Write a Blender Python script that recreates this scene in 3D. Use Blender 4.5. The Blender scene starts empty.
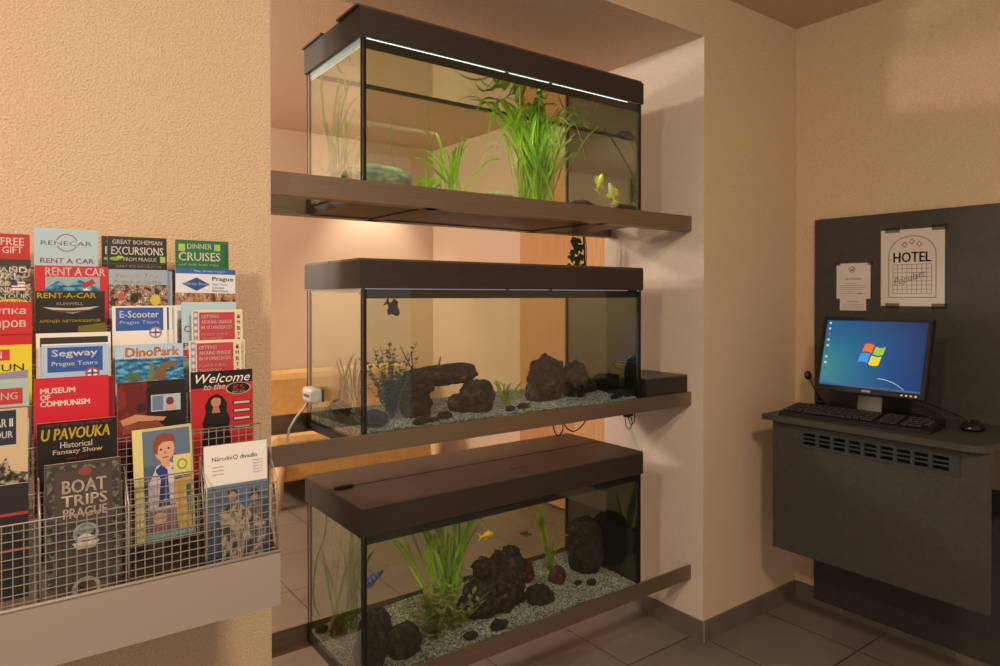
import bpy, bmesh, math, random
from mathutils import Vector, Matrix, noise
R = math.radians
S = bpy.context.scene
COL = S.collection
random.seed(7)

# ------------------------------------------------------------------ camera, light, exposure
S.view_settings.view_transform = 'Standard'
S.view_settings.look = 'None'
S.view_settings.gamma = 1
S.view_settings.use_curve_mapping = False
S.view_settings.exposure = 0.27
S.cycles.transparent_max_bounces = 24
S.cycles.max_bounces = 10

cd = bpy.data.cameras.new('camera'); cam = bpy.data.objects.new('camera', cd); COL.objects.link(cam)
cam.location = (0, 0, 1.25); cam.rotation_euler = (R(90 - .4118), 0, R(-36.4246))
cd.sensor_width = 36; cd.lens = 24.345; cd.shift_y = -.03254; cd.clip_start = .02
S.camera = cam

w = bpy.data.worlds.new('world'); S.world = w; w.use_nodes = True
w.node_tree.nodes['Background'].inputs[0].default_value = (1.0, .85, .72, 1)
w.node_tree.nodes['Background'].inputs[1].default_value = .42

def area(name, loc, target, power, color, size, spread=180):
    l = bpy.data.lights.new(name, 'AREA'); l.shape = 'DISK'; l.size = size; l.energy = power; l.color = color
    l.spread = R(spread)
    o = bpy.data.objects.new(name, l); COL.objects.link(o); o.location = loc
    o.rotation_euler = (Vector(target) - Vector(loc)).to_track_quat('-Z', 'Y').to_euler()
    return o
def spot(name, loc, target, power, color, size, ang, blend=.6):
    l = bpy.data.lights.new(name, 'SPOT'); l.energy = power; l.color = color; l.shadow_soft_size = size
    l.spot_size = R(ang); l.spot_blend = blend
    o = bpy.data.objects.new(name, l); COL.objects.link(o); o.location = loc
    o.rotation_euler = (Vector(target) - Vector(loc)).to_track_quat('-Z', 'Y').to_euler()
    return o
WARM = (1.0, .80, .595)
area('lobby_downlight', (.35, -.35, 2.32), (.9, .6, 0), 30, WARM, .28)
area('rack_downlight', (-1.0, .2, 2.32), (-.6, .9, 0), 27, WARM, .25)
area('far_room_light', (-1.6, 3.7, 2.30), (1.5, 2.6, 1.3), 50, (1.0, .84, .70), .34)
pl_ = bpy.data.lights.new('far_room_fill', 'POINT'); pl_.energy = 66; pl_.color = (1.0, .88, .76); pl_.shadow_soft_size = .12  # added unseen fill, brightens the far room's ceiling and the soffit
po_ = bpy.data.objects.new('far_room_fill', pl_); COL.objects.link(po_); po_.location = (-.6, 3.3, 1.7)
spot('sofa_downlight', (2.12, 4.22, 2.32), (2.14, 4.36, 1.2), 42, (1.0, .85, .66), .03, 75, .8)

# ------------------------------------------------------------------ materials
def lin(c):
    if isinstance(c, str): c = tuple(int(c[i:i + 2], 16) / 255 for i in (0, 2, 4))
    return tuple((v / 12.92 if v <= .04045 else ((v + .055) / 1.055) ** 2.4) for v in c) + (1,)
_M = {}
def mat(name, col='808080', rough=.6, metal=0, emit=0, bump=None, spec=.5, coat=0):
    """bump = (scale, strength, distance, detail)"""
    if name in _M: return _M[name]
    m = bpy.data.materials.new(name); m.use_nodes = True; nt = m.node_tree
    b = nt.nodes['Principled BSDF']
    b.inputs['Base Color'].default_value = lin(col); b.inputs['Roughness'].default_value = rough
    b.inputs['Metallic'].default_value = metal; b.inputs['Specular IOR Level'].default_value = spec
    b.inputs['Coat Weight'].default_value = coat
    if emit:
        b.inputs['Emission Color'].default_value = lin(col); b.inputs['Emission Strength'].default_value = emit
    if bump:
        tc = nt.nodes.new('ShaderNodeTexCoord'); n = nt.nodes.new('ShaderNodeTexNoise'); bp = nt.nodes.new('ShaderNodeBump')
        n.inputs['Scale'].default_value = bump[0]; n.inputs['Detail'].default_value = bump[3]
        bp.inputs['Strength'].default_value = bump[1]; bp.inputs['Distance'].default_value = bump[2]
        nt.links.new(tc.outputs['Object'], n.inputs['Vector']); nt.links.new(n.outputs['Fac'], bp.inputs['Height'])
        nt.links.new(bp.outputs['Normal'], b.inputs['Normal'])
    _M[name] = m
    return m
def ramp_mat(name, stops, scale, rough=.6, tex='noise', detail=4, stretch=(1, 1, 1), interp='LINEAR', bump=0, dist=.002, metal=0, emit=0, spec=.5):
    if name in _M: return _M[name]
    m = bpy.data.materials.new(name); m.use_nodes = True; nt = m.node_tree; b = nt.nodes['Principled BSDF']
    tc = nt.nodes.new('ShaderNodeTexCoord'); mp = nt.nodes.new('ShaderNodeMapping'); mp.inputs['Scale'].default_value = stretch
    nt.links.new(tc.outputs['Object'], mp.inputs['Vector'])
    if tex == 'noise':
        n = nt.nodes.new('ShaderNodeTexNoise'); n.inputs['Detail'].default_value = detail; out = n.outputs['Fac']
    else:
        n = nt.nodes.new('ShaderNodeTexVoronoi'); out = n.outputs['Color']
    n.inputs['Scale'].default_value = scale
    nt.links.new(mp.outputs['Vector'], n.inputs['Vector'])
    r = nt.nodes.new('ShaderNodeValToRGB'); r.color_ramp.interpolation = interp
    while len(r.color_ramp.elements) < len(stops): r.color_ramp.elements.new(.5)
    for e, (p, c) in zip(r.color_ramp.elements, stops): e.position = p; e.color = lin(c)
    nt.links.new(out, r.inputs['Fac']); nt.links.new(r.outputs['Color'], b.inputs['Base Color'])
    b.inputs['Roughness'].default_value = rough; b.inputs['Metallic'].default_value = metal; b.inputs['Specular IOR Level'].default_value = spec
    if emit:
        nt.links.new(r.outputs['Color'], b.inputs['Emission Color']); b.inputs['Emission Strength'].default_value = emit
    if bump:
        bp = nt.nodes.new('ShaderNodeBump'); bp.inputs['Strength'].default_value = bump; bp.inputs['Distance'].default_value = dist
        nt.links.new(n.outputs[0], bp.inputs['Height']); nt.links.new(bp.outputs['Normal'], b.inputs['Normal'])
    _M[name] = m
    return m
def glassy(name, tint, f0=.04, rough=0.0, base=None):
    """see-through sheet: clear transmission plus a mirror reflection that grows at grazing angles"""
    m = bpy.data.materials.new(name); m.use_nodes = True; nt = m.node_tree
    nt.nodes.remove(nt.nodes['Principled BSDF']); out = nt.nodes['Material Output']
    t = nt.nodes.new('ShaderNodeBsdfTransparent'); t.inputs[0].default_value = tint + (1,)
    g = nt.nodes.new('ShaderNodeBsdfGlossy'); g.inputs['Roughness'].default_value = rough
    lw = nt.nodes.new('ShaderNodeLayerWeight'); lw.inputs[0].default_value = .5
    p = nt.nodes.new('ShaderNodeMath'); p.operation = 'POWER'; p.inputs[1].default_value = 5
    ma = nt.nodes.new('ShaderNodeMath'); ma.operation = 'MULTIPLY_ADD'; ma.inputs[1].default_value = 1 - f0; ma.inputs[2].default_value = f0
    mx = nt.nodes.new('ShaderNodeMixShader')
    nt.links.new(lw.outputs['Facing'], p.inputs[0]); nt.links.new(p.outputs[0], ma.inputs[0]); nt.links.new(ma.outputs[0], mx.inputs[0])
    nt.links.new(t.outputs[0], mx.inputs[1]); nt.links.new(g.outputs[0], mx.inputs[2]); nt.links.new(mx.outputs[0], out.inputs[0])
    _M[name] = m
    return m

def stucco(name, col, scale, strength):
    c = lin(col); m = mat(name, col, .9, bump=(scale, strength, .007, 3), spec=.2); nt = m.node_tree; b = nt.nodes['Principled BSDF']
    n = [q for q in nt.nodes if q.type == 'TEX_NOISE'][0]; r = nt.nodes.new('ShaderNodeValToRGB')
    r.color_ramp.elements[0].position = .34; r.color_ramp.elements[1].position = .62
    r.color_ramp.elements[0].color = (c[0] * .90, c[1] * .885, c[2] * .87, 1); r.color_ramp.elements[1].color = (min(1, c[0] * 1.06), min(1, c[1] * 1.06), min(1, c[2] * 1.06), 1)
    nt.links.new(n.outputs['Fac'], r.inputs['Fac']); nt.links.new(r.outputs['Color'], b.inputs['Base Color'])
    return m
m_wall = stucco('stucco_cream', 'DDC2A3', 240, .7)
m_wallw = stucco('stucco_white', 'DFD2C3', 240, .65)
m_far = stucco('stucco_peach', 'E2CBB6', 240, .65)
m_ceil = stucco('stucco_ceiling', 'D9BFA3', 240, .7)
m_black = mat('black_plastic', '17130F', .45)
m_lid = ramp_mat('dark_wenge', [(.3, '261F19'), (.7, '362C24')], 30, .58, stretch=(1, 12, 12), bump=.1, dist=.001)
m_lidtop = ramp_mat('wenge_sheen', [(.3, '4A3D31'), (.7, '5A4B3C')], 22, .45, stretch=(1, 9, 9), bump=.12, dist=.001)  # paler copy of the wenge: light reflected on the tops is put into the colour
m_beam = ramp_mat('brushed_steel', [(.3, '7B6956'), (.7, '8D7A67')], 12, .40, stretch=(.6, 30, 60), metal=.62)
m_sil = mat('black_silicone', '0B0A08', .35)
m_white = mat('white_plastic', 'DAD8D2', .35)
m_wire = mat('steel_wire', '9E968B', .38, .35)
m_tray = mat('grey_enamel', '9A8F84', .45, bump=(300, .05, .001, 2))
m_desk = ramp_mat('anthracite_laminate', [(.3, '3B3833'), (.7, '44403A')], 60, .45)
m_cable = mat('black_cable', '0E0D0C', .5)
m_rock = ramp_mat('lava_rock', [(.3, '100B0A'), (.5, '251B18'), (.62, '40312C'), (.78, '685953')], 55, .9, detail=8, bump=1, dist=.012, spec=.25)
m_rockred = ramp_mat('red_lava_rock', [(.3, '200E0A'), (.55, '4C2519'), (.75, '774634')], 60, .9, detail=8, bump=1, dist=.01, spec=.25)
m_rockdark = ramp_mat('dark_stone', [(.3, '0B0907'), (.52, '1E1712'), (.7, '40342B')], 50, .85, detail=8, bump=1, dist=.01, spec=.25)
m_egg = ramp_mat('mottled_green_stone', [(.3, '4A5230'), (.5, '7E8A5C'), (.75, 'B8BE92')], 22, .7, detail=5, stretch=(1, 1, 2.5), bump=.3)
m_grav = ramp_mat('pale_gravel', [(.15, '33342F'), (.35, '60625B'), (.6, '8C8E85'), (.85, 'B6B6AC')], 230, .8, tex='voronoi', bump=.4, dist=.003)
m_leaf = ramp_mat('bright_leaf', [(.3, '78AE1C'), (.55, 'A8D634'), (.75, 'D2EC66')], 9, .45)
m_leafd = ramp_mat('dark_leaf', [(.3, '34401A'), (.6, '566828'), (.85, '808C42')], 14, .5)
m_leafm = ramp_mat('moss_leaf', [(.3, '566E22'), (.55, '86A43A'), (.8, 'AEC060')], 14, .5)
m_bush = ramp_mat('reddish_leaf', [(.3, '66642F'), (.52, '97A052'), (.75, 'B08A62')], 20, .55)
m_ivy = mat('ivy_leaf', '465A2C', .5)
for m_ in (m_leaf, m_leafm, m_leafd, m_bush, m_ivy):
    nt_ = m_.node_tree; b_ = nt_.nodes['Principled BSDF']; tr_ = nt_.nodes.new('ShaderNodeBsdfTranslucent'); mx_ = nt_.nodes.new('ShaderNodeMixShader'); mx_.inputs[0].default_value = .45
    if b_.inputs['Base Color'].links: nt_.links.new(b_.inputs['Base Color'].links[0].from_socket, tr_.inputs['Color'])
    else: tr_.inputs['Color'].default_value = b_.inputs['Base Color'].default_value
    nt_.links.new(b_.outputs[0], mx_.inputs[1]); nt_.links.new(tr_.outputs[0], mx_.inputs[2]); nt_.links.new(mx_.outputs[0], nt_.nodes['Material Output'].inputs[0])
m_glass = glassy('clear_glass', (.965, .985, .965), .05)
m_water = glassy('clear_water', (.955, .968, .89), f0=0.005)
def mirror_surface():
    m = bpy.data.materials.new('water_surface'); m.use_nodes = True; nt = m.node_tree
    nt.nodes.remove(nt.nodes['Principled BSDF']); out = nt.nodes['Material Output']
    t = nt.nodes.new('ShaderNodeBsdfTransparent'); g = nt.nodes.new('ShaderNodeBsdfGlossy'); g.inputs['Roughness'].default_value = .03
    g.inputs['Color'].default_value = (.92, .94, .88, 1)
    mx = nt.nodes.new('ShaderNodeMixShader'); mx.inputs[0].default_value = .8
    nt.links.new(t.outputs[0], mx.inputs[1]); nt.links.new(g.outputs[0], mx.inputs[2]); nt.links.new(mx.outputs[0], out.inputs[0])
    return m
m_wtop = mirror_surface()
m_blackglass = mat('black_backed_glass', '14140F', .06, spec=.9, coat=.3)

# ------------------------------------------------------------------ mesh builder
class MB:
    def __init__(s, *mats): s.bm = bmesh.new(); s.mats = list(mats)
    def mi(s, m):
        if m not in s.mats: s.mats.append(m)
        return s.mats.index(m)
    def face(s, pts, m=0):
        f = s.bm.faces.new([s.bm.verts.new(p) for p in pts]); f.material_index = m; return f
    def box(s, lo, hi, m=0, bev=0):
        x0, y0, z0 = lo; x1, y1, z1 = hi
        v = [s.bm.verts.new(p) for p in ((x0, y0, z0), (x1, y0, z0), (x1, y1, z0), (x0, y1, z0), (x0, y0, z1), (x1, y0, z1), (x1, y1, z1), (x0, y1, z1))]
        fs = [s.bm.faces.new([v[i] for i in q]) for q in ((3, 2, 1, 0), (4, 5, 6, 7), (0, 1, 5, 4), (1, 2, 6, 5), (2, 3, 7, 6), (3, 0, 4, 7))]
        for f in fs: f.material_index = m
        if bev:
            es = list({e for f in fs for e in f.edges})
            r = bmesh.ops.bevel(s.bm, geom=es, offset=bev, segments=2, affect='EDGES', profile=.5)
            for f in r['faces']: f.material_index = m
        return s
    def tube(s, pts, r, m=0, n=8, cap=True):
        pts = [Vector(p) for p in pts]; rings = []
        rr = r if isinstance(r, (list, tuple)) else [r] * len(pts)
        for i, p in enumerate(pts):
            d = (pts[min(i + 1, len(pts) - 1)] - pts[max(i - 1, 0)]).normalized()
            a = d.orthogonal().normalized() if i == 0 else (pa - d * pa.dot(d)).normalized()
            pa = a; b = d.cross(a)
            rings.append([s.bm.verts.new(p + (a * math.cos(t) + b * math.sin(t)) * rr[i]) for t in [2 * math.pi * k / n for k in range(n)]])
        for A, B in zip(rings, rings[1:]):
            for k in range(n):
                f = s.bm.faces.new((A[k], A[(k + 1) % n], B[(k + 1) % n], B[k])); f.material_index = m; f.smooth = n > 4
        if cap:
            for g in (list(reversed(rings[0])), rings[-1]):
                f = s.bm.faces.new(g); f.material_index = m
        return s
    def prism(s, poly, lo, hi, m=0, axis='y'):
        """extrude a 2-D outline: axis y -> (x,z) outline"""
        def P(a, t):
            return {'y': (a[0], t, a[1]), 'x': (t, a[0], a[1]), 'z': (a[0], a[1], t)}[axis]
        A = [s.bm.verts.new(P(a, lo)) for a in poly]; B = [s.bm.verts.new(P(a, hi)) for a in poly]
        n = len(poly)
        for g in (A, B):
            f = s.bm.faces.new(g); f.material_index = m
        for k in range(n):
            f = s.bm.faces.new((A[k], A[(k + 1) % n], B[(k + 1) % n], B[k])); f.material_index = m
        return s
    def ball(s, c, r, m=0, seg=16, smooth=True):
        rx = r if isinstance(r, (tuple, list)) else (r, r, r)
        q = bmesh.ops.create_uvsphere(s.bm, u_segments=seg, v_segments=max(6, seg // 2), radius=1)
        for v in q['verts']: v.co = Vector((v.co.x * rx[0] + c[0], v.co.y * rx[1] + c[1], v.co.z * rx[2] + c[2]))
        for f in {f for v in q['verts'] for f in v.link_faces}: f.material_index = m; f.smooth = smooth
        return s
    def rock(s, c, r, seed, amp=.35, freq=1.6, flat=None, m=0, sub=5, sharp=1.5):
        q = bmesh.ops.create_icosphere(s.bm, subdivisions=sub, radius=1); o = Vector((seed * 3.7, seed * 1.3, seed * 7.1))
        for v in q['verts']:
            p = v.co.copy()
            d = noise.noise(p * freq + o) * amp + noise.noise(p * freq * 2.7 + o) * amp * .45 + noise.noise(p * freq * 6.5 + o) * amp * .22 * sharp
            d += abs(noise.noise(p * freq * 13 + o)) * -.10 * sharp
            p = p * (1 + d); p = Vector((p.x * r[0], p.y * r[1], p.z * r[2]))
            v.co = p + Vector(c)
            if flat is not None and v.co.z < flat: v.co.z = flat
        for f in {f for v in q['verts'] for f in v.link_faces}: f.material_index = m; f.smooth = True
        return s
    def ribbon(s, pts, wd, side, m=0, fold=.25):
        """leaf blade: pts centre line, wd half-width list, side = across vector; slight keel down the middle"""
        rows = []
        n = len(pts)
        for i, p in enumerate(pts):
            p = Vector(p); d = (Vector(pts[min(i + 1, n - 1)]) - Vector(pts[max(i - 1, 0)])).normalized()
            a = (Vector(side) - d * d.dot(Vector(side))).normalized(); nn = d.cross(a)
            h = wd[i]
            rows.append([s.bm.verts.new(p - a * h), s.bm.verts.new(p + nn * h * fold), s.bm.verts.new(p + a * h)])
        for A, B in zip(rows, rows[1:]):
            for k in (0, 1):
                f = s.bm.faces.new((A[k], A[k + 1], B[k + 1], B[k])); f.material_index = m; f.smooth = True
        return s
    def build(s, name, parent=None, world=True, rot=None):
        if parent is not None and world:
            bmesh.ops.translate(s.bm, verts=s.bm.verts, vec=-parent_world(parent))
        bmesh.ops.recalc_face_normals(s.bm, faces=s.bm.faces)
        me = bpy.data.meshes.new(name); s.bm.to_mesh(me); s.bm.free()
        for m in s.mats: me.materials.append(m)
        o = bpy.data.objects.new(name, me); COL.objects.link(o)
        if parent is not None: o.parent = parent
        return o
def parent_world(o):
    v = Vector()
    while o is not None: v = v + o.location; o = o.parent
    return v
def tag(o, label, cat, group=None, kind=None):
    if label: o['label'] = label
    if cat: o['category'] = cat
    if group: o['group'] = group
    if kind: o['kind'] = kind
    return o
def recenter(o):
    """put a one-mesh thing's origin at the middle of its base"""
    vs = [v.co for v in o.data.vertices]
    c = Vector(((min(v.x for v in vs) + max(v.x for v in vs)) / 2, (min(v.y for v in vs) + max(v.y for v in vs)) / 2, min(v.z for v in vs)))
    o.data.transform(Matrix.Translation(-c)); o.location = c
    return o
def thing(name, label, cat, loc, group=None, rz=0):
    o = bpy.data.objects.new(name, None); COL.objects.link(o); o.location = loc; o.rotation_euler = (0, 0, rz); o.empty_display_size = .05
    return tag(o, label, cat, group)
def struct(name, mb, label, cat='wall'):
    return tag(mb.build(name), label, cat, kind='structure')

def text_faces(body, shear=0, bold=0, res=2):
    c = bpy.data.curves.new('lettering', 'FONT'); c.body = body; c.size = 1; c.shear = shear; c.offset = bold; c.resolution_u = res
    c.align_x = 'LEFT'
    o = bpy.data.objects.new('lettering', c); COL.objects.link(o)
    dg = bpy.context.evaluated_depsgraph_get(); dg.update()
    me = bpy.data.meshes.new_from_object(o.evaluated_get(dg))
    vs = [v.co.copy() for v in me.vertices]; fs = [tuple(p.vertices) for p in me.polygons]
    bpy.data.objects.remove(o); bpy.data.curves.remove(c); bpy.data.meshes.remove(me)
    return vs, fs
def add_text(mb, body, fn, x, y, wdt, hgt, m, shear=0, bold=.012, rot=0):
    """fit the text into a box (x,y = lower left, wdt x hgt); fn maps 2-D print coordinates into 3-D"""
    vs, fs = text_faces(body, shear, 0)
    if not vs: return
    x0 = min(v.x for v in vs); x1 = max(v.x for v in vs); y0 = min(v.y for v in vs); y1 = max(v.y for v in vs)
    c, s_ = math.cos(rot), math.sin(rot)
    k = bold * hgt * 1.6
    for ox, oy in ((0, 0), (k, 0), (k * .5, k * .4)) if bold > .015 else ((0, 0),):
      bv = []
      for v in vs:
        a = (v.x - x0) / (x1 - x0) * (wdt - k) + ox; b = (v.y - y0) / (y1 - y0) * hgt + oy
        bv.append(mb.bm.verts.new(fn(x + a * c - b * s_, y + a * s_ + b * c)))
      for f in fs:
        try:
            q = mb.bm.faces.new([bv[i] for i in f]); q.material_index = m
        except ValueError: pass

# ------------------------------------------------------------------ the setting
XL, XJ, XR, XB, YW, YB, ZC, ZS = .487, 2.038, 2.647, 2.627, 1.525, 2.023, 2.349, 2.182
def floor_mat():
    m = bpy.data.materials.new('floor_tile'); m.use_nodes = True; nt = m.node_tree; b = nt.nodes['Principled BSDF']
    tc = nt.nodes.new('ShaderNodeTexCoord'); mp = nt.nodes.new('ShaderNodeMapping'); mp.inputs['Location'].default_value = (-.98 + .36 * 20, -1.16 + .415 * 20, 0)
    br = nt.nodes.new('ShaderNodeTexBrick'); br.offset = 0; br.squash = 1
    for k, v in (('Scale', 1), ('Brick Width', .36), ('Row Height', .415), ('Mortar Size', .0028), ('Mortar Smooth', .3), ('Bias', 0)): br.inputs[k].default_value = v
    br.inputs['Color1'].default_value = lin('7A7169'); br.inputs['Color2'].default_value = lin('827971'); br.inputs['Mortar'].default_value = lin('443C35')
    n = nt.nodes.new('ShaderNodeTexNoise'); n.inputs['Scale'].default_value = 5; n.inputs['Detail'].default_value = 5
    mx = nt.nodes.new('ShaderNodeMix'); mx.data_type = 'RGBA'; mx.blend_type = 'MULTIPLY'; mx.inputs[0].default_value = .55
    cr = nt.nodes.new('ShaderNodeValToRGB'); cr.color_ramp.elements[0].position = .3; cr.color_ramp.elements[0].color = (.55, .52, .5, 1); cr.color_ramp.elements[1].position = .7
    nt.links.new(tc.outputs['Object'], mp.inputs['Vector']); nt.links.new(mp.outputs['Vector'], br.inputs['Vector']); nt.links.new(tc.outputs['Object'], n.inputs['Vector'])
    nt.links.new(n.outputs['Fac'], cr.inputs['Fac']); nt.links.new(br.outputs['Color'], mx.inputs[6]); nt.links.new(cr.outputs['Color'], mx.inputs[7])
    nt.links.new(mx.outputs[2], b.inputs['Base Color']); b.inputs['Roughness'].default_value = .42
    bp = nt.nodes.new('ShaderNodeBump'); bp.invert = True; bp.inputs['Strength'].default_value = .5; bp.inputs['Distance'].default_value = .002
    nt.links.new(br.outputs['Fac'], bp.inputs['Height']); nt.links.new(bp.outputs['Normal'], b.inputs['Normal'])
    return m
struct('floor', MB(floor_mat()).box((-3, -1.6, -.06), (2.85, 4.65, 0)), 'grey brown stone tile floor', 'floor')
struct('ceiling', MB(m_ceil).box((-3, -1.6, ZC), (2.85, 4.65, ZC + .08)), 'cream stucco ceiling', 'ceiling')
struct('wall_left', MB(m_wall).box((-3, YW, 0), (XL, YB, ZC)), 'cream stucco wall behind the brochure rack', 'wall')
struct('wall_header', MB(m_ceil).box((XL, YW, ZS), (XJ, YB, ZC)), 'stucco header above the wall opening', 'wall')
jb = MB(m_wall, m_wallw).box((XJ, YW, 0), (XR, YB, ZC))
for f in jb.bm.faces:
    if all(abs(v.co.x - XJ) < 1e-5 for v in f.verts): f.material_index = 1
struct('wall_front', jb, 'cream stucco wall pier with white opening side', 'wall')
struct('wall_right', MB(m_wall).box((XR, -1.6, 0), (XR + .15, YB, ZC)), 'cream stucco wall behind the computer board', 'wall')
struct('wall_far', MB(m_far).box((-3, 4.45, 0), (2.65, 4.6, ZC)), 'peach wall of the far room', 'wall')
struct('wall_far_right', MB(m_far).box((2.65, YB, 0), (2.8, 4.6, ZC)), 'cream side wall of the far room', 'wall')
m_door = ramp_mat('orange_wood', [(.3, 'C08E60'), (.7, 'CB9B6C')], 9, .5, stretch=(8, 8, .6))
m_door2 = ramp_mat('light_orange_wood', [(.3, 'CA9A66'), (.7, 'DAAE7C')], 9, .5, stretch=(8, 10, .6))
d = MB(m_door, m_door2).box((2.625, 2.84, .01), (2.6495, 3.347, 2.06), 0, .003).box((2.612, 2.03, .01), (2.6495, 2.836, 2.06), 1, .003)
struct('door_1', d, 'orange wood door in the far room', 'door')
m_base = ramp_mat('baseboard_tile', [(.3, '625950'), (.7, '72685E')], 9, .45)
m_grout = mat('grout', '9A8B7A', .8)
def baseboard(name, a, b, fixed, axis, sign, joints):
    mb = MB(m_base, m_grout); js = sorted([a] + [j for j in joints if a < j < b] + [b])
    for p, q in zip(js, js[1:]):
        lo, hi = (p + .0012, q - .0012)
        t = sorted((fixed, fixed + sign * .008))
        if axis == 'x': mb.box((lo, t[0], 0.0), (hi, t[1], .072), 0)
        else: mb.box((t[0], lo, 0.0), (t[1], hi, .072), 0)
    t = sorted((fixed, fixed + sign * .0065))
    if axis == 'x': mb.box((a, t[0], 0), (b, t[1], .0715), 1)
    else: mb.box((t[0], a, 0), (t[1], b, .0715), 1)
    struct(name, mb, 'grey tile baseboard ' + name.split('_', 1)[1].replace('_', ' '), 'baseboard')
baseboard('baseboard_front', XJ, XR, YW, 'x', -1, [2.31])
baseboard('baseboard_jamb', YW - .008, YB, XJ, 'y', -1, [1.80])
baseboard('baseboard_right', -1.5, YW - .008, XR, 'y', -1, [1.33, .93, .53])
baseboard('baseboard_far', -3, 2.64, 4.45, 'x', -1, [k * .36 - 2.98 for k in range(16)])
baseboard('baseboard_left', -3, XL, YW, 'x', -1, [-.5, 0])

# ------------------------------------------------------------------ steel shelves and aquariums
SH = {'top': (1.487, 1.541), 'middle': (.8485, .897), 'bottom': (.2085, .2595)}
def shelf(key, label):
    zb, zt = SH[key]
    t = thing('steel_shelf', label, 'shelf', (1.26, 1.79, zb), 'steel shelves across the wall opening')
    MB(m_beam).box((XL, 1.579, zb), (XJ, 1.587, zt)).box((XL, 1.587, zb), (XJ, 1.625, zb + .003)).build('front_beam', t)
    MB(m_beam).box((XL, 1.986, zb), (XJ, 1.994, zt)).box((XL, 1.945, zb), (XJ, 1.986, zb + .003)).build('rear_beam', t)
    for x in (.95, 1.60):
        MB(m_black).box((x - .02, 1.587, zb), (x + .02, 1.986, zb + .0028)).build('cross_bar', t)
    if key == 'middle':
        MB(m_black).box((1.90, 1.587, zb), (1.96, 1.986, zb + .0028)).build('cross_bar', t)
shelf('top', 'highest brown steel shelf, under the brightly planted aquarium')
shelf('middle', 'middle brown steel shelf, under the aquarium with the stone arch')
shelf('bottom', 'lowest brown steel shelf, just above the tiled floor')

X0, X1, Y0, Y1 = .732, 1.789, 1.589, 1.978       # lid footprint
GX0, GX1, GY0, GY1 = .738, 1.783, 1.594, 1.973   # glass footprint
G = .006
m_tube_on = mat('lamp_tube_lit', 'F2FFF0', .3, emit=70)
m_tube_low = mat('lamp_tube_dim', 'E9E2FF', .3, emit=24)
m_tube_off = mat('lamp_tube_soft', 'F4EFD8', .3, emit=14)
m_glow_top = mat('tube_glow_white', 'F4FFF4', .3, emit=1.3)  # self-lit colours for added strips that imitate the tube's bright line
m_glow_mid = mat('tube_glow_violet', 'C9BEE0', .3, emit=.45)
def diffuser():
    m = mat('white_diffuser', 'E4EBEE', .5); nt = m.node_tree; tr = nt.nodes.new('ShaderNodeBsdfTranslucent'); tr.inputs[0].default_value = (.9, .95, 1, 1)
    mx = nt.nodes.new('ShaderNodeMixShader'); mx.inputs[0].default_value = .6
    nt.links.new(nt.nodes['Principled BSDF'].outputs[0], mx.inputs[1]); nt.links.new(tr.outputs[0], mx.inputs[2]); nt.links.new(mx.outputs[0], nt.nodes['Material Output'].inputs[0])
    return m
m_diff = diffuser()
m_glow_side = mat('tube_glow_pale', 'D4E2E2', .4, emit=.55)  # tube light at the left end, put in as a glowing colour
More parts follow.
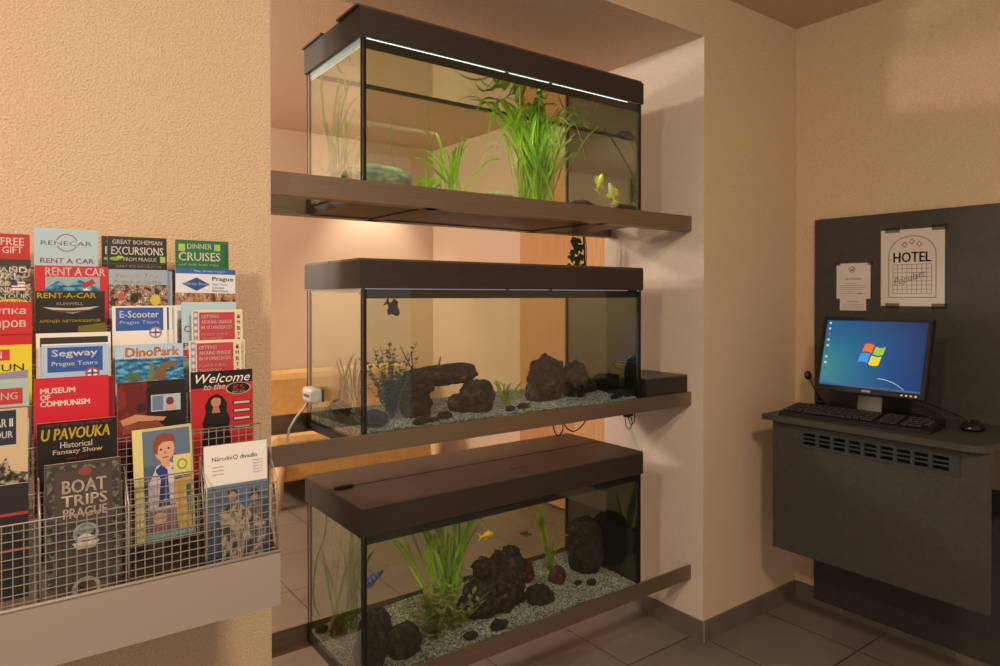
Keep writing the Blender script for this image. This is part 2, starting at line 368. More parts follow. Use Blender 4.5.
def aquarium(key, zl, label, tube, flap, hatch):
    zb = SH[key][0] + .0035; z0 = zb + .02; z1 = zl
    t = thing('aquarium', label, 'aquarium', (1.26, 1.783, zb), 'aquariums stacked in the wall opening')
    MB(m_black).box((GX0 - .001, GY0, zb), (GX1 + .001, GY1, z0)).build('base_tray', t)
    MB(m_glass).box((GX0, GY0, z0), (GX1, GY1, z0 + .008)).build('bottom_pane', t)
    zz = z0 + .008
    MB(m_glass).box((GX0 + G, GY0, zz), (GX1 - G, GY0 + G, z1)).build('front_pane', t)
    MB(m_glass).box((GX0 + G, GY1 - G, zz), (GX1 - G, GY1, z1)).build('back_pane', t)
    MB(m_glass).box((GX0, GY0, zz), (GX0 + G, GY1, z1)).build('side_pane', t)
    e = MB(m_blackglass).box((GX1 - G, GY0, zz), (GX1, GY1, z1)).build('side_pane', t); e['label'] = 'black backed end pane'
    s = MB(m_sil)
    for x in (GX0 + G, GX1 - G - .008):
        s.box((x, GY0 - .0006, zz), (x + (.008 if x < 1 else .0075), GY0 + G + .003, z1 - .002))
    for x in (GX0 + G, GX1 - G - .005): s.box((x, GY1 - G - .003, zz), (x + .004, GY1 + .0004, z1 - .002))
    s.box((GX0 + G, GY0 + G, zz), (GX1 - G, GY0 + G + .004, zz + .004)); s.box((GX0 + G, GY1 - G - .004, zz), (GX1 - G, GY1 - G, zz + .004))
    s.box((GX0 - .0006, GY0 - .0006, zz), (GX0 + .002, GY0 + .004, z1 - .002)); s.box((GX0 - .0006, GY1 - .004, zz), (GX0 + .002, GY1 + .0004, z1 - .002))
    s.build('silicone_seam', t)
    # lid: an open-bottomed box frame with two flaps on top
    l = MB(m_lid)
    th = .012; zt = z1 + .072
    l.box((X0, Y0, z1), (X1, Y0 + .005, zt)).box((X0, Y1 - .005, z1), (X1, Y1, zt)).box((X0, Y0 + .005, z1), (X0 + .006, Y1 - .005, zt)).box((X1 - .006, Y0 + .005, z1), (X1, Y1 - .005, zt))
    l.box((X0 + .006, Y0 + .005, zt - .02), (X1 - .006, Y1 - .005, zt - .014))
    lo = l.build('lid', t)
    ym = 1.79; ov = .008 if key == 'top' else -.001
    for nm, ya, yb_, lift in (('front_flap', Y0 + .001, 1.72 if key == 'top' else ym - .003, flap[0]), ('rear_flap', 1.83 if key == 'top' else ym + .003, Y1 - .001, flap[1])):
        f = MB(m_lidtop)
        f.box((X0 - ov, ya, zt + lift), (X1 - .001 - max(ov, 0), yb_, zt + .0055 + lift), 0)
        if lift: f.box((X0 + .03, ya + .02, zt - .001), (X1 - .03, yb_ - .02, zt + lift))
        fo = f.build(nm, lo)
    if hatch:
        MB(m_black, m_beam).box((1.275, 1.655, zt + .0055), (1.335, 1.675, zt + .0066), 0).box((1.272, 1.652, zt + .0052), (1.338, 1.655, zt + .0072), 1).build('finger_grip', lo)
        MB(m_lidtop).box((.745, 1.779, zt + .0055), (.80, 1.797, zt + .013), 0, .003).build('hinge', lo)
    rails = MB(m_black, m_diff, mat('grey_trim', '6A6456', .5))
    rails.box((GX0 + .012, GY0 + G + .002, z1 - .026), (GX1 - .012, GY0 + G + .006, z1 - (.0024 if key == 'top' else .0014)), 0)
    rails.box((GX0 + .012, GY1 - G - .006, z1 - .010), (GX1 - .012, GY1 - G - .002, z1 - .001), 2)
    rails.box((GX0 + .012, GY0 + .039, z1 - .0145), (GX1 - .012, GY0 + .041, z1 - .001), 0)  # hood added behind the tube to keep its reflection off the back pane
    rails.box((GX0 + G + .001, GY0 + .016, z1 - (.019 if key == 'top' else .010)), (GX0 + G + .003, GY1 - .012, z1 + .002), 1)
    rails.build('inner_rail_and_hood', t)
    if key != 'bottom':
        ln = MB(m_glow_top if key == 'top' else m_glow_mid)  # added glowing strips stand in for the tube showing through the gap
        for a_, b_ in ((GX0 + .014, 1.20), (1.215, 1.37), (1.385, GX1 - .06)): ln.box((a_, GY0 + G + .0015, z1 - (.0022 if key == 'top' else .0018)), (b_, GY0 + G + .0025, z1 - .0002))
        ln.build('tube_glow', t)
        if key == 'top': MB(m_glow_side).box((GX0 + G + .0035, GY0 + .018, z1 - .020), (GX0 + G + .0055, GY1 - .014, z1 + .001)).build('tube_glow', t)  # added glowing strip stands in for tube light leaking at the left end
    tb = MB(tube); tb.tube([(GX0 + (.014 if key == 'top' else .035), GY0 + .032, z1 - .005), (GX1 - .03, GY0 + .032, z1 - .005)], .004, n=12)
    tb.build('lamp_tube', t)
    # water
    zwt = z1 - .003 if key != 'middle' else z1 - .004
    wm = MB(m_water, m_wtop)
    wm.box((GX0 + G + .0008, GY0 + G + .0008, zz + .0008), (GX1 - G - .0008, GY1 - G - .0008, zwt), 0)
    for f in wm.bm.faces:
        if all(abs(v.co.z - zwt) < 1e-5 for v in f.verts): f.material_index = 1
    wo = recenter(wm.build('water'))
    tag(wo, 'clear water filling the ' + {'top': 'top aquarium with bright green grass', 'middle': 'middle aquarium with the stone arch', 'bottom': 'bottom aquarium with the big lava rocks'}[key], 'water', kind='stuff')
    return zz
Z1 = aquarium('top', 1.911, 'topmost aquarium, brightly lit with a tall bunch of green grass', m_tube_on, (0, .0), False)
Z2 = aquarium('middle', 1.2685, 'middle aquarium with a dark stone arch on pale gravel', m_tube_low, (0, 0), False)
Z3 = aquarium('bottom', .633, 'lowest aquarium with big lava rocks, its brown lid seen from above', m_tube_off, (0, 0), True)

def gravel(z, front, back, n, label, seed):
    rnd = random.Random(seed); mb = MB(m_grav)
    x0, x1, y0, y1 = GX0 + G + .002, GX1 - G - .002, GY0 + G + .002, GY1 - G - .002
    NX, NY = 150, 52
    def hgt(x, y):
        t = (y - y0) / (y1 - y0)
        return z + front + (back - front) * t + .006 * noise.noise((x * 9, y * 9, seed)) + .0022 * noise.noise((x * 130, y * 130, seed))
    g = [[mb.bm.verts.new((x0 + (x1 - x0) * i / NX, y0 + (y1 - y0) * j / NY, hgt(x0 + (x1 - x0) * i / NX, y0 + (y1 - y0) * j / NY))) for j in range(NY + 1)] for i in range(NX + 1)]
    for i in range(NX):
        for j in range(NY): mb.bm.faces.new((g[i][j], g[i + 1][j], g[i + 1][j + 1], g[i][j + 1]))
    ring = [g[i][0] for i in range(NX + 1)] + [g[NX][j] for j in range(1, NY + 1)] + [g[i][NY] for i in range(NX - 1, -1, -1)] + [g[0][j] for j in range(NY - 1, 0, -1)]
    low = [mb.bm.verts.new((v.co.x, v.co.y, z + .001)) for v in ring]
    for k in range(len(ring)): mb.bm.faces.new((ring[k], ring[(k + 1) % len(ring)], low[(k + 1) % len(ring)], low[k]))
    mb.bm.faces.new(low)
    for _ in range(n):
        x = rnd.uniform(x0 + .004, x1 - .004); y = rnd.uniform(y0 + .004, y1 - .004); r = rnd.uniform(.0014, .0034)
        c = Vector((x, y, hgt(x, y) + r * .4)); mt = Matrix.Rotation(rnd.uniform(0, 6), 3, (rnd.random(), rnd.random(), 1))
        vs = [mb.bm.verts.new(c + mt @ (Vector(d) * r * rnd.uniform(.7, 1.2))) for d in ((1, 0, 0), (-1, 0, 0), (0, 1, 0), (0, -1, 0), (0, 0, .7), (0, 0, -.7))]
        for q in ((0, 2, 4), (2, 1, 4), (1, 3, 4), (3, 0, 4), (2, 0, 5), (1, 2, 5), (3, 1, 5), (0, 3, 5)): mb.bm.faces.new([vs[i] for i in q])
    tag(recenter(mb.build('gravel')), label, 'gravel', kind='stuff')
    return hgt
H1 = gravel(Z1, .014, .022, 600, 'gravel bed on the floor of the top aquarium', 1)
H2 = gravel(Z2, .016, .022, 3500, 'pale gravel bed around the stone arch in the middle aquarium', 2)
H3 = gravel(Z3, .012, .012, 3500, 'pale gravel bed around the big lava rocks in the bottom aquarium', 3)

def rock_obj(label, parts, m, group=None, name='rock', cat='rock'):
    mb = MB(m)
    for p in parts: mb.rock(*p[:3], **(p[3] if len(p) > 3 else {}))
    return tag(recenter(mb.build(name)), label, cat, group)

# --- middle aquarium stones
z = .893
rock_obj('dark stone pillar holding up the left end of the stone arch', [((.985, 1.75, .925), (.046, .045, .055), 1, dict(flat=z - .006)), ((.962, 1.75, .96), (.036, .04, .04), 2, dict(flat=z - .006))], m_rockdark)
mb = MB(m_rock)
mb.rock((1.065, 1.755, 1.010), (.122, .048, .031), 5, amp=.22, freq=1.3)
mb.rock((.985, 1.745, .992), (.058, .045, .036), 6, amp=.25); mb.rock((1.13, 1.75, 1.012), (.065, .045, .033), 16, amp=.2)
tag(recenter(mb.build('rock')), 'long horizontal stone lying across the top of the arch', 'rock')
rock_obj('rounded reddish lava stone under the right end of the arch', [((1.178, 1.715, .938), (.054, .05, .060), 8, dict(flat=z - .01, amp=.22)), ((1.122, 1.73, .92), (.034, .04, .034), 9, dict(flat=z - .01, amp=.2))], m_rock)
rock_obj('tall pointed stone standing in front of the black pane', [((1.505, 1.77, .955), (.072, .055, .098), 11, dict(flat=z - .012, amp=.22, freq=1.4)), ((1.445, 1.75, .925), (.040, .038, .055), 12, dict(flat=z - .012, amp=.2))], m_rock)
rock_obj('slimmer stone leaning beside the tall pointed stone', [((1.615, 1.75, .945), (.046, .05, .082), 13, dict(flat=z - .012, amp=.25))], m_rock)
rock_obj('low dark stone at the black pane of the middle aquarium', [((1.715, 1.82, .91), (.055, .06, .045), 14, dict(flat=z - .012, amp=.25))], m_rockdark)
rock_obj('grey stone at the front left corner of the middle aquarium', [((.812, 1.67, .918), (.036, .035, .024), 15, dict(flat=z - .01, amp=.2))], m_rockdark)
for i, (x, y, s_, l) in enumerate([(.928, 1.635, .016, 'black pebble on the gravel in front of the arch, left of three'), (.978, 1.635, .012, 'black pebble on the gravel in front of the arch, right of three'), (.956, 1.65, .017, 'brown pebble on the gravel in front of the arch, middle of three'),
                                   (1.02, 1.65, .019, 'flat reddish pebble under the opening of the arch'), (1.258, 1.65, .014, 'left dark pebble beside the green grass tuft'), (1.305, 1.65, .015, 'right dark pebble beside the green grass tuft'), (1.34, 1.67, .011, 'small dark pebble left of the tall pointed stone'),
                                   (1.70, 1.64, .013, 'left black pebble at the right end of the middle gravel'), (1.735, 1.655, .015, 'middle black pebble at the right end of the middle gravel'), (1.755, 1.63, .010, 'right black pebble at the right end of the middle gravel')]):
    rock_obj(l, [((x, y, H2(x, y) + s_ * .35), (s_ * 1.25, s_, s_ * .75), 20 + i, dict(sub=3, amp=.25))], m_rockdark, 'dark pebbles on the middle gravel', 'pebble', 'pebble')
rock_obj('mossy dark stone seen through the left pane of the middle aquarium', [((.79, 1.86, .915), (.032, .045, .032), 41, dict(flat=z, amp=.25))], m_rockdark)
tg = MB(ramp_mat('mossy_bark', [(.3, '3A3520'), (.7, '5E5A38')], 30, .9, bump=.5)); tg.tube([(.752, 1.95, .905), (.758, 1.86, .912), (.765, 1.76, .904), (.775, 1.68, .897)], [.012, .017, .015, .008], n=10)
tag(recenter(tg.build('driftwood')), 'mossy stick lying along the left pane of the middle aquarium', 'driftwood')

# --- bottom aquarium stones
z = .25
rock_obj('largest lava rock heap in the middle of the bottom aquarium', [((1.30, 1.76, .30), (.085, .07, .115), 51, dict(flat=z - .01, amp=.28)), ((1.215, 1.75, .28), (.075, .06, .075), 52, dict(flat=z - .01, amp=.25)), ((1.375, 1.80, .345), (.045, .05, .055), 53, dict(flat=z - .01)), ((1.245, 1.77, .375), (.035, .04, .035), 54)], m_rock)
rock_obj('rust red rock behind the lava rock heap', [((1.468, 1.85, .285), (.034, .035, .042), 55, dict(flat=z))], m_rockred)
rock_obj('low black rock in front of the rust red rock', [((1.415, 1.70, .262), (.048, .04, .040), 56, dict(flat=z - .01, amp=.28))], m_rockdark)
rock_obj('small pointed reddish rock at the foot of the tall green blades', [((1.562, 1.78, .265), (.030, .03, .042), 57, dict(flat=z - .005, amp=.2))], m_rockred)
rock_obj('big blocky dark rock against the black pane of the bottom aquarium', [((1.712, 1.80, .325), (.064, .07, .115), 58, dict(flat=z - .01, amp=.12, freq=1.5)), ((1.712, 1.80, .39), (.060, .065, .05), 59, dict(amp=.12))], m_rockdark)
rock_obj('pointed dark rock at the front left corner of the bottom aquarium', [((.795, 1.665, .30), (.045, .045, .075), 60, dict(flat=z - .01, amp=.15))], m_rockdark)
rock_obj('rounded dark rock right of the pointed corner rock', [((.90, 1.675, .285), (.052, .045, .052), 61, dict(flat=z - .01, amp=.15))], m_rockdark)
rock_obj('brown slab leaning behind the two dark corner rocks', [((.855, 1.755, .305), (.05, .03, .055), 62, dict(flat=z - .01, amp=.15))], m_rock)
rock_obj('mustard coloured stone seen through the left pane of the bottom aquarium', [((.785, 1.87, .278), (.020, .025, .032), 63, dict(flat=z))], ramp_mat('mustard_stone', [(.3, '4A3A12'), (.7, '857021')], 25, .85))
for i, (x, y, s_, l) in enumerate([(.765, 1.93, .016, 'small black stone at the back left of the bottom aquarium'), (1.10, 1.635, .018, 'flat black pebble in front of the reddish bush'), (1.20, 1.63, .024, 'flat black pebble in front of the lava rock heap'),
                                   (1.605, 1.72, .012, 'small black pebble right of the pointed reddish rock'), (1.64, 1.69, .016, 'black pebble in front of the blocky rock')]):
    rock_obj(l, [((x, y, H3(x, y) + s_ * .35), (s_ * 1.3, s_, s_ * .7), 70 + i, dict(sub=3, amp=.25))], m_rockdark, 'dark pebbles on the bottom gravel', 'pebble', 'pebble')
# --- top aquarium stones
rock_obj('long mottled green stone at the left of the top aquarium', [((.835, 1.70, 1.568), (.105, .075, .042), 80, dict(amp=.08, freq=1.2, flat=1.535))], m_egg)
rock_obj('round pale green stone in the back left of the top aquarium', [((.79, 1.86, 1.575), (.05, .055, .045), 81, dict(amp=.06, flat=1.54))], m_egg)
rock_obj('flat olive stone left of the tall grass in the top aquarium', [((1.27, 1.73, 1.557), (.06, .04, .022), 82, dict(amp=.12, flat=1.535))], m_egg)
rock_obj('flat brown stone behind the yellow fish', [((1.665, 1.77, 1.562), (.055, .05, .03), 83, dict(amp=.15, flat=1.535))], m_rock)

# ------------------------------------------------------------------ plants
def blades(mb, rnd, base, n, hmin, hmax, spread, wmin, wmax, zmax, base_r=.02, m=0, droop=.5, ytight=.4, lim=None):
    for _ in range(n):
        a = rnd.uniform(0, 2 * math.pi); u = math.cos(a); v = math.sin(a) * ytight
        rb = base_r * math.sqrt(rnd.random()); x, y, zz = base[0] + rb * math.cos(a * 1.7), base[1] + rb * .5 * math.sin(a * 1.7), base[2]
        h = rnd.uniform(hmin, hmax); sp = rnd.uniform(.15, 1) * spread; wd = rnd.uniform(wmin, wmax); N = 13; pts = []; ws = []
        ph = rnd.uniform(0, 6)
        for i in range(N):
            t = i / (N - 1)
            out = sp * (t ** 1.25); up = h * (t - droop * max(0, t - .55) ** 2 * 2.0)
            px = x + u * out + .008 * math.sin(ph + t * 5); py = y + v * out + .006 * math.cos(ph + t * 4); pz = zz + up
            if pz > zmax: px += (pz - zmax) * 1.2 * (1 if u > 0 else -1); pz = zmax - rnd.random() * .002 - (pz - zmax) * .12
            if lim: px = min(max(px, lim[0]), lim[1]); py = min(max(py, lim[2]), lim[3])
            pts.append((px, py, pz)); ws.append(wd * (.45 + 1.1 * t if t < .5 else 1.0) * (1 if t < .8 else max(.04, (1 - t) / .2)))
        mb.ribbon(pts, ws, (math.cos(ph), math.sin(ph) * .8, 0.1), m)
LIM = (GX0 + .02, GX1 - .02, GY0 + .02, GY1 - .02)
rnd = random.Random(11)
mb = MB(m_leaf, m_leafm)
blades(mb, rnd, (1.455, 1.76, 1.54), 40, .34, .52, .32, .0026, .006, 1.893, .085, 0, .75, .5, LIM)
blades(mb, rnd, (1.455, 1.75, 1.54), 30, .44, .58, .26, .003, .007, 1.893, .085, 0, 1.7, .5, LIM)
blades(mb, rnd, (1.47, 1.76, 1.54), 30, .22, .40, .17, .002, .005, 1.893, .08, 1, .3, .35, LIM)
blades(mb, rnd, (1.44, 1.75, 1.66), 24, .26, .36, .34, .005, .009, 1.89, .08, 0, 1.1, .4, LIM)
tag(recenter(mb.build('tall_grass_plant')), 'tall bunch of bright green grass reaching the surface of the top aquarium', 'plant')
mb = MB(m_leaf)
blades(mb, rnd, (1.10, 1.72, 1.54), 22, .15, .29, .19, .002, .0048, 1.89, .045, 0, .8, .4, LIM)
tag(recenter(mb.build('grass_plant')), 'smaller bright green grass plant left of the tall bunch', 'plant')
for i, (x, dx, h, l, zb_) in enumerate([(.965, -.025, .235, 'single thin green blade above the mottled stone', 1.56), (1.075, .0, .34, 'single thin upright blade behind the smaller grass plant', 1.545)]):
    mb = MB(m_leafm); N = 10
    mb.ribbon([(x + dx * (k / 9) ** 1.5 + .006 * math.sin(k), 1.84, zb_ + h * k / 9) for k in range(N)], [.0028 * (1 - .8 * k / 9) for k in range(N)], (1, .2, 0))
    tag(recenter(mb.build('thin_grass_plant')), l, 'plant')
def broad(mb, base, dirs, size, m=0):
    for (ax, ay, az, L) in dirs:
        d = Vector((ax, ay, az)).normalized(); N = 8; b = Vector(base); pts = []; ws = []
        for k in range(N):
            t = k / (N - 1); pts.append(b + d * L * t + Vector((0, 0, .25 * L * math.sin(t * 2.2) - .1 * L * t)))
            ws.append(size * (.12 if t < .3 else math.sin((t - .25) / .75 * math.pi) ** .7 + .03))
        mb.ribbon(pts, ws, (-d.y, d.x, .1), m, .15)
mb = MB(m_leaf, m_leafm)
broad(mb, (.975, 1.66, 1.54), [(.8, -.2, .5, .05), (-.8, -.3, .6, .055), (.1, -.6, .7, .05), (-.4, .5, .9, .06), (.6, .3, .9, .055), (-.1, .1, 1, .065), (1, .1, .4, .06), (-1, .2, .3, .05)], .013)
tag(recenter(mb.build('broad_leaf_plant')), 'low broad leaved plant in front of the smaller grass plant', 'plant')
mb = MB(m_leafm)
blades(mb, rnd, (.80, 1.88, 1.56), 30, .2, .48, .10, .002, .0045, 1.89, .05, 0, .6, .8, (.752, .90, 1.85, 1.955))  # added blades imitate plants reflected and refracted at the left pane
tag(recenter(mb.build('grass_plant')), 'loose pale grass added for the mirrored plants behind the left pane of the top aquarium', 'plant')
# middle aquarium
def stem_bush(mb, rnd, base, n, h, spread, leaf, m=0, step=.011, width=.35):
    for _ in range(n):
        a = rnd.uniform(0, 6.28); sp = rnd.uniform(.1, 1) * spread; hh = h * rnd.uniform(.45, 1); pts = []
        for k in range(9):
            t = k / 8; pts.append(Vector(base) + Vector((math.cos(a) * sp * t ** 1.3 + rnd.uniform(-.002, .002), math.sin(a) * sp * .5 * t ** 1.3, hh * t)))
        mb.tube(pts, .0009, m, 4)
        q = int(hh / step)
        for i in range(2, q):
            t = i / q; k = min(7, int(t * 8)); p = pts[k].lerp(pts[k + 1], t * 8 - k)
            for s_ in (0, 1):
                b = rnd.uniform(0, 6.28); L = leaf * rnd.uniform(.6, 1.1)
                dv = Vector((math.cos(b), math.sin(b), rnd.uniform(.1, .9))).normalized()
                mb.ribbon([p, p + dv * L * .5, p + dv * L], [L * .08, L * width, L * .05], (-math.sin(b), math.cos(b), 0), m, .2)
mb = MB(m_leafd)
stem_bush(mb, rnd, (.885, 1.72, .90), 32, .22, .095, .018)
stem_bush(mb, rnd, (.895, 1.73, .90), 16, .10, .05, .018)
tag(recenter(mb.build('leafy_plant')), 'dark small leaved plant left of the stone arch', 'plant')
for q, lab_ in zip(([(.975, 1.72, .99), (.955, 1.72, 1.035), (.915, 1.72, 1.105)], [(.965, 1.73, .97), (.962, 1.73, 1.03), (.957, 1.73, 1.09)], [(1.06, 1.75, 1.03), (1.066, 1.75, 1.055), (1.068, 1.75, 1.066)]), ('long slanting twig at the left end of the stone arch', 'thin upright twig at the left end of the stone arch', 'short stub of twig on top of the stone arch')):
    mb = MB(m_leafd); mb.tube(q, [.003, .0022, .0012], n=6); tag(recenter(mb.build('twig')), lab_, 'twig')
mb = MB(m_leafm)
blades(mb, rnd, (1.285, 1.71, .895), 26, .06, .12, .085, .0014, .0028, 1.25, .012, 0, .5, .6, LIM)
tag(recenter(mb.build('grass_tuft')), 'small bright grass tuft right of the stone arch', 'plant')
mb = MB(m_leafm)
blades(mb, rnd, (1.325, 1.66, .897), 10, .008, .016, .03, .002, .004, 1.25, .02, 0, .3, .6, LIM)
tag(recenter(mb.build('moss_tuft')), 'low moss patch between two dark pebbles', 'plant')
mb = MB(m_leafd)
blades(mb, rnd, (.83, 1.87, .90), 22, .10, .22, .06, .002, .004, 1.25, .04, 0, .3, .7, (.752, .92, 1.84, 1.955))
tag(recenter(mb.build('grass_plant')), 'dark grass behind the left pane of the middle aquarium', 'plant')
# bottom aquarium
mb = MB(m_leaf, m_leafm)
blades(mb, rnd, (1.10, 1.78, .25), 28, .34, .50, .30, .0035, .0075, .612, .05, 0, .9, .5, LIM)
blades(mb, rnd, (1.12, 1.78, .25), 18, .25, .42, .15, .002, .004, .612, .05, 1, .3, .4, LIM)
tag(recenter(mb.build('tall_grass_plant')), 'tall green grass bunch bending under the lid of the bottom aquarium', 'plant')
mb = MB(m_bush)
stem_bush(mb, rnd, (1.01, 1.69, .245), 24, .18, .16, .028, step=.013, width=.3); stem_bush(mb, rnd, (1.08, 1.70, .245), 15, .14, .14, .026, step=.013, width=.3)
tag(recenter(mb.build('leafy_plant')), 'reddish green leafy bush in front of the tall grass', 'plant')
mb = MB(m_leafm)
for (dx, h, wd, dr) in ((-.075, .31, .012, .1), (-.045, .29, .010, .1), (.01, .13, .012, .2), (.115, .24, .010, .55), (.07, .28, .005, .15), (.0, .2, .004, .1)):
    N = 14; pts = []; ws = []
    for k in range(N):
        t = k / (N - 1); pts.append((1.575 + dx * t ** 1.3, 1.83 + .01 * math.sin(3 * t), .25 + h * (t - dr * t ** 3))); ws.append(wd * (.4 + .6 * math.sin(min(1, t * 1.4) * 1.57)) * (1 if t < .75 else max(.05, (1 - t) / .25)))
    mb.ribbon(pts, ws, (1, .35, 0))
tag(recenter(mb.build('blade_plant')), 'plant with a few long upright blades left of the blocky rock', 'plant')
mb = MB(m_leafm)
blades(mb, rnd, (.83, 1.88, .26), 34, .24, .44, .11, .002, .005, .61, .06, 0, .6, .8, (.752, .96, 1.84, 1.955))
blades(mb, rnd, (.83, 1.90, .26), 12, .03, .06, .04, .003, .006, .61, .02, 0, .4, .8, (.752, .88, 1.84, 1.955))
tag(recenter(mb.build('grass_plant')), 'loose green grass behind the left pane of the bottom aquarium', 'plant')

# ------------------------------------------------------------------ fish
def fish(label, loc, L, rz, rz_tilt, body, fin, deep=.34, stripes=None, veil=False):
    t = thing('fish', label, 'fish', loc); t.rotation_euler = (0, rz_tilt, rz)
    mb = MB(body) if stripes is None else MB(body, stripes)
    N = 18; rings = []
    for i in range(N + 1):
        s_ = i / N; x = L * (.5 - s_); hh = L * deep * .5 * (math.sin(math.pi * min(1, s_ * .93 + .03)) ** .75) * (1 - .35 * s_) + L * .012; ww = hh * .5
        rings.append([mb.bm.verts.new((x, ww * math.cos(a), hh * math.sin(a))) for a in [2 * math.pi * k / 12 for k in range(12)]])
    for i in range(N):
        for k in range(12):
            f = mb.bm.faces.new((rings[i][k], rings[i][(k + 1) % 12], rings[i + 1][(k + 1) % 12], rings[i + 1][k])); f.smooth = True
            if stripes is not None and i % 3 == 1 and 3 < i < 16: f.material_index = 1
    mb.bm.faces.new(rings[0]); mb.bm.faces.new(rings[-1])
    mb.build('body', t, world=False)
    def fin_mesh(name, poly, th=.0006):
        q = MB(fin); q.prism([(a * L, b * L) for a, b in poly], -th, th); q.build(name, t, world=False)
    fin_mesh('tail_fin', [(-.46, .03), (-.72, .2 if not veil else .3), (-.66, 0), (-.72, -.2 if not veil else -.34), (-.46, -.03)])
    k = 2.1 if veil else 1
    fin_mesh('dorsal_fin', [(.18, deep * .42), (.02, deep * .5 + .1 * k), (-.3, deep * .3 + .12 * k), (-.34, deep * .18)])
    fin_mesh('anal_fin', [(.08, -deep * .45), (-.12, -deep * .4 - .12 * k), (-.32, -deep * .2 - .12 * k), (-.33, -deep * .15)])
    e = MB(mat('fish_eye', '0A0A0A', .2)); e.ball((L * .38, L * deep * .15, L * .04), L * .035, seg=8).ball((L * .38, -L * deep * .15, L * .04), L * .035, seg=8); e.build('eyes', t, world=False)
m_fblk = mat('fish_black', '1C1512', .5); m_fyel = mat('fish_yellow', 'D2A321', .4); m_fpale = mat('fish_pale', 'C8C48A', .4)
m_fblu = mat('fish_blue', '5B6396', .4); m_fdk = mat('fish_dark_stripe', '16182A', .4); m_fgry = mat('fish_grey', '4A453E', .5); m_lemon = mat('fish_lemon', 'D6D234', .4)
m_forg = mat('fish_orange', 'C84A1C', .4)
fish('black veiled angelfish swimming high in the middle aquarium', (.884, 1.70, 1.213), .055, R(20), R(38), m_fblk, m_fblk, .6, veil=True)
fish('yellow and pale fish facing up by the black pane of the top aquarium', (1.690, 1.70, 1.650), .062, R(8), R(-62), m_lemon, m_fpale, .5, veil=True)
fish('pale greenish fish nearest the front right of the top aquarium', (1.722, 1.675, 1.615), .062, R(170), R(-70), m_fpale, m_lemon, .45, veil=True)
fish('blue fish with dark stripes at the left of the bottom aquarium', (.822, 1.70, .470), .075, R(12), R(-22), m_fblu, m_fblu, .3, m_fdk)
fish('yellow fish beside the tall grass of the bottom aquarium', (1.180, 1.66, .527), .056, R(10), R(4), m_fyel, m_fyel, .36)
fish('small grey fish above the lava rocks of the bottom aquarium', (1.417, 1.78, .447), .036, R(160), R(-10), m_fgry, m_fgry, .38)
fish('tiny dark fish left of the tall grass of the bottom aquarium', (1.055, 1.74, .48), .03, R(80), R(60), m_fblu, m_fdk, .3)
fish('small orange fish low behind the corner stone of the middle aquarium', (.785, 1.70, .945), .022, R(20), R(-10), m_forg, m_forg, .4)

# ------------------------------------------------------------------ things on and under the shelves
t = thing('magnet_pump', 'white device with a grey pad stuck on the left pane of the middle aquarium', 'aquarium device', (.72, 1.90, .945))
MB(m_white).box((.699, 1.835, .945), (.7315, 1.915, .987), 0, .009).build('housing', t)
p_ = MB(mat('grey_pad', '4A4A4C', .6)).box((.7315, 1.838, .948), (.7375, 1.912, .984), 0, .002).build('pad', t); p_['label'] = 'dark grey pad'
pl = MB(mat('logo_grey', '5E6672', .5)); 
[pl.box((.6984, 1.892 - .009 * k, .961), (.6989, 1.8985 - .009 * k, .970)) for k in range(5)]; pl.build('logo_print', t)
mb = MB(m_white); mb.tube([(.712, 1.89, .948), (.706, 1.91, .925), (.69, 1.935, .895), (.672, 1.945, .86), (.665, 1.95, .80), (.66, 1.955, .75)], .0035, n=8)
mb.build('cord', t)
mb = MB(m_lid, m_lidtop).box((1.812, 1.592, .8525), (2.032, 1.80, .955), 0, .002).box((1.812, 1.592, .955), (2.032, 1.80, .959), 1)
tag(recenter(mb.build('wooden_box')), 'dark brown box on the middle shelf against the white jamb', 'box')
def cable(pts, r, label, name='power_cable'):
    mb = MB(m_cable); P = [Vector(p) for p in pts]; out = []
    for i in range(len(P) - 1):
        a, b, c, d_ = P[max(i - 1, 0)], P[i], P[i + 1], P[min(i + 2, len(P) - 1)]
        for k in range(6):
            u = k / 6; out.append(.5 * ((2 * b) + (c - a) * u + (2 * a - 5 * b + 4 * c - d_) * u * u + (3 * b - a - 3 * c + d_) * u ** 3))
    out.append(P[-1]); mb.tube(out, r, n=6)
    return tag(recenter(mb.build(name)), label, 'cable')
cable([(1.895, 2.0, 1.488), (1.90, 2.0, 1.44), (1.902, 2.0, 1.38), (1.90, 2.0, 1.30), (1.895, 2.0, 1.1), (1.89, 2.0, .9)], .0042, 'thick black cable hanging from the top shelf behind the middle aquarium')
cable([(1.905, 2.003, 1.49), (1.922, 2.01, 1.43), (1.918, 2.01, 1.36), (1.915, 2.01, 1.2), (1.91, 2.01, .9)], .002, 'thin black cable bowing out beside the thick one')
cable([(1.70, 1.95, .848), (1.69, 1.95, .76), (1.705, 1.94, .715), (1.73, 1.94, .735), (1.74, 1.95, .76), (1.76, 1.945, .735), (1.80, 1.945, .722), (1.85, 1.95, .745), (1.88, 1.955, .79), (1.90, 1.955, .848)], .0025, 'black cable looping below the middle shelf')
t = thing('cable_bundle', 'bundle of black plugs hanging under the middle shelf by the jamb', 'cable', (1.88, 1.74, .75))
mb = MB(m_cable)
for x, zlo in ((1.86, .80), (1.877, .795), (1.893, .80)): mb.box((x - .004, 1.733, zlo), (x + .004, 1.747, .848), 0, .0015)
mb.build('plugs', t)
mb = MB(m_cable)
for pts in ([(1.86, 1.74, .80), (1.865, 1.74, .765), (1.885, 1.74, .75), (1.90, 1.74, .77), (1.893, 1.74, .80)], [(1.877, 1.74, .795), (1.885, 1.735, .77), (1.905, 1.735, .775), (1.91, 1.737, .84)]): mb.tube(pts, .0018, n=6)
mb.build('cord', t)
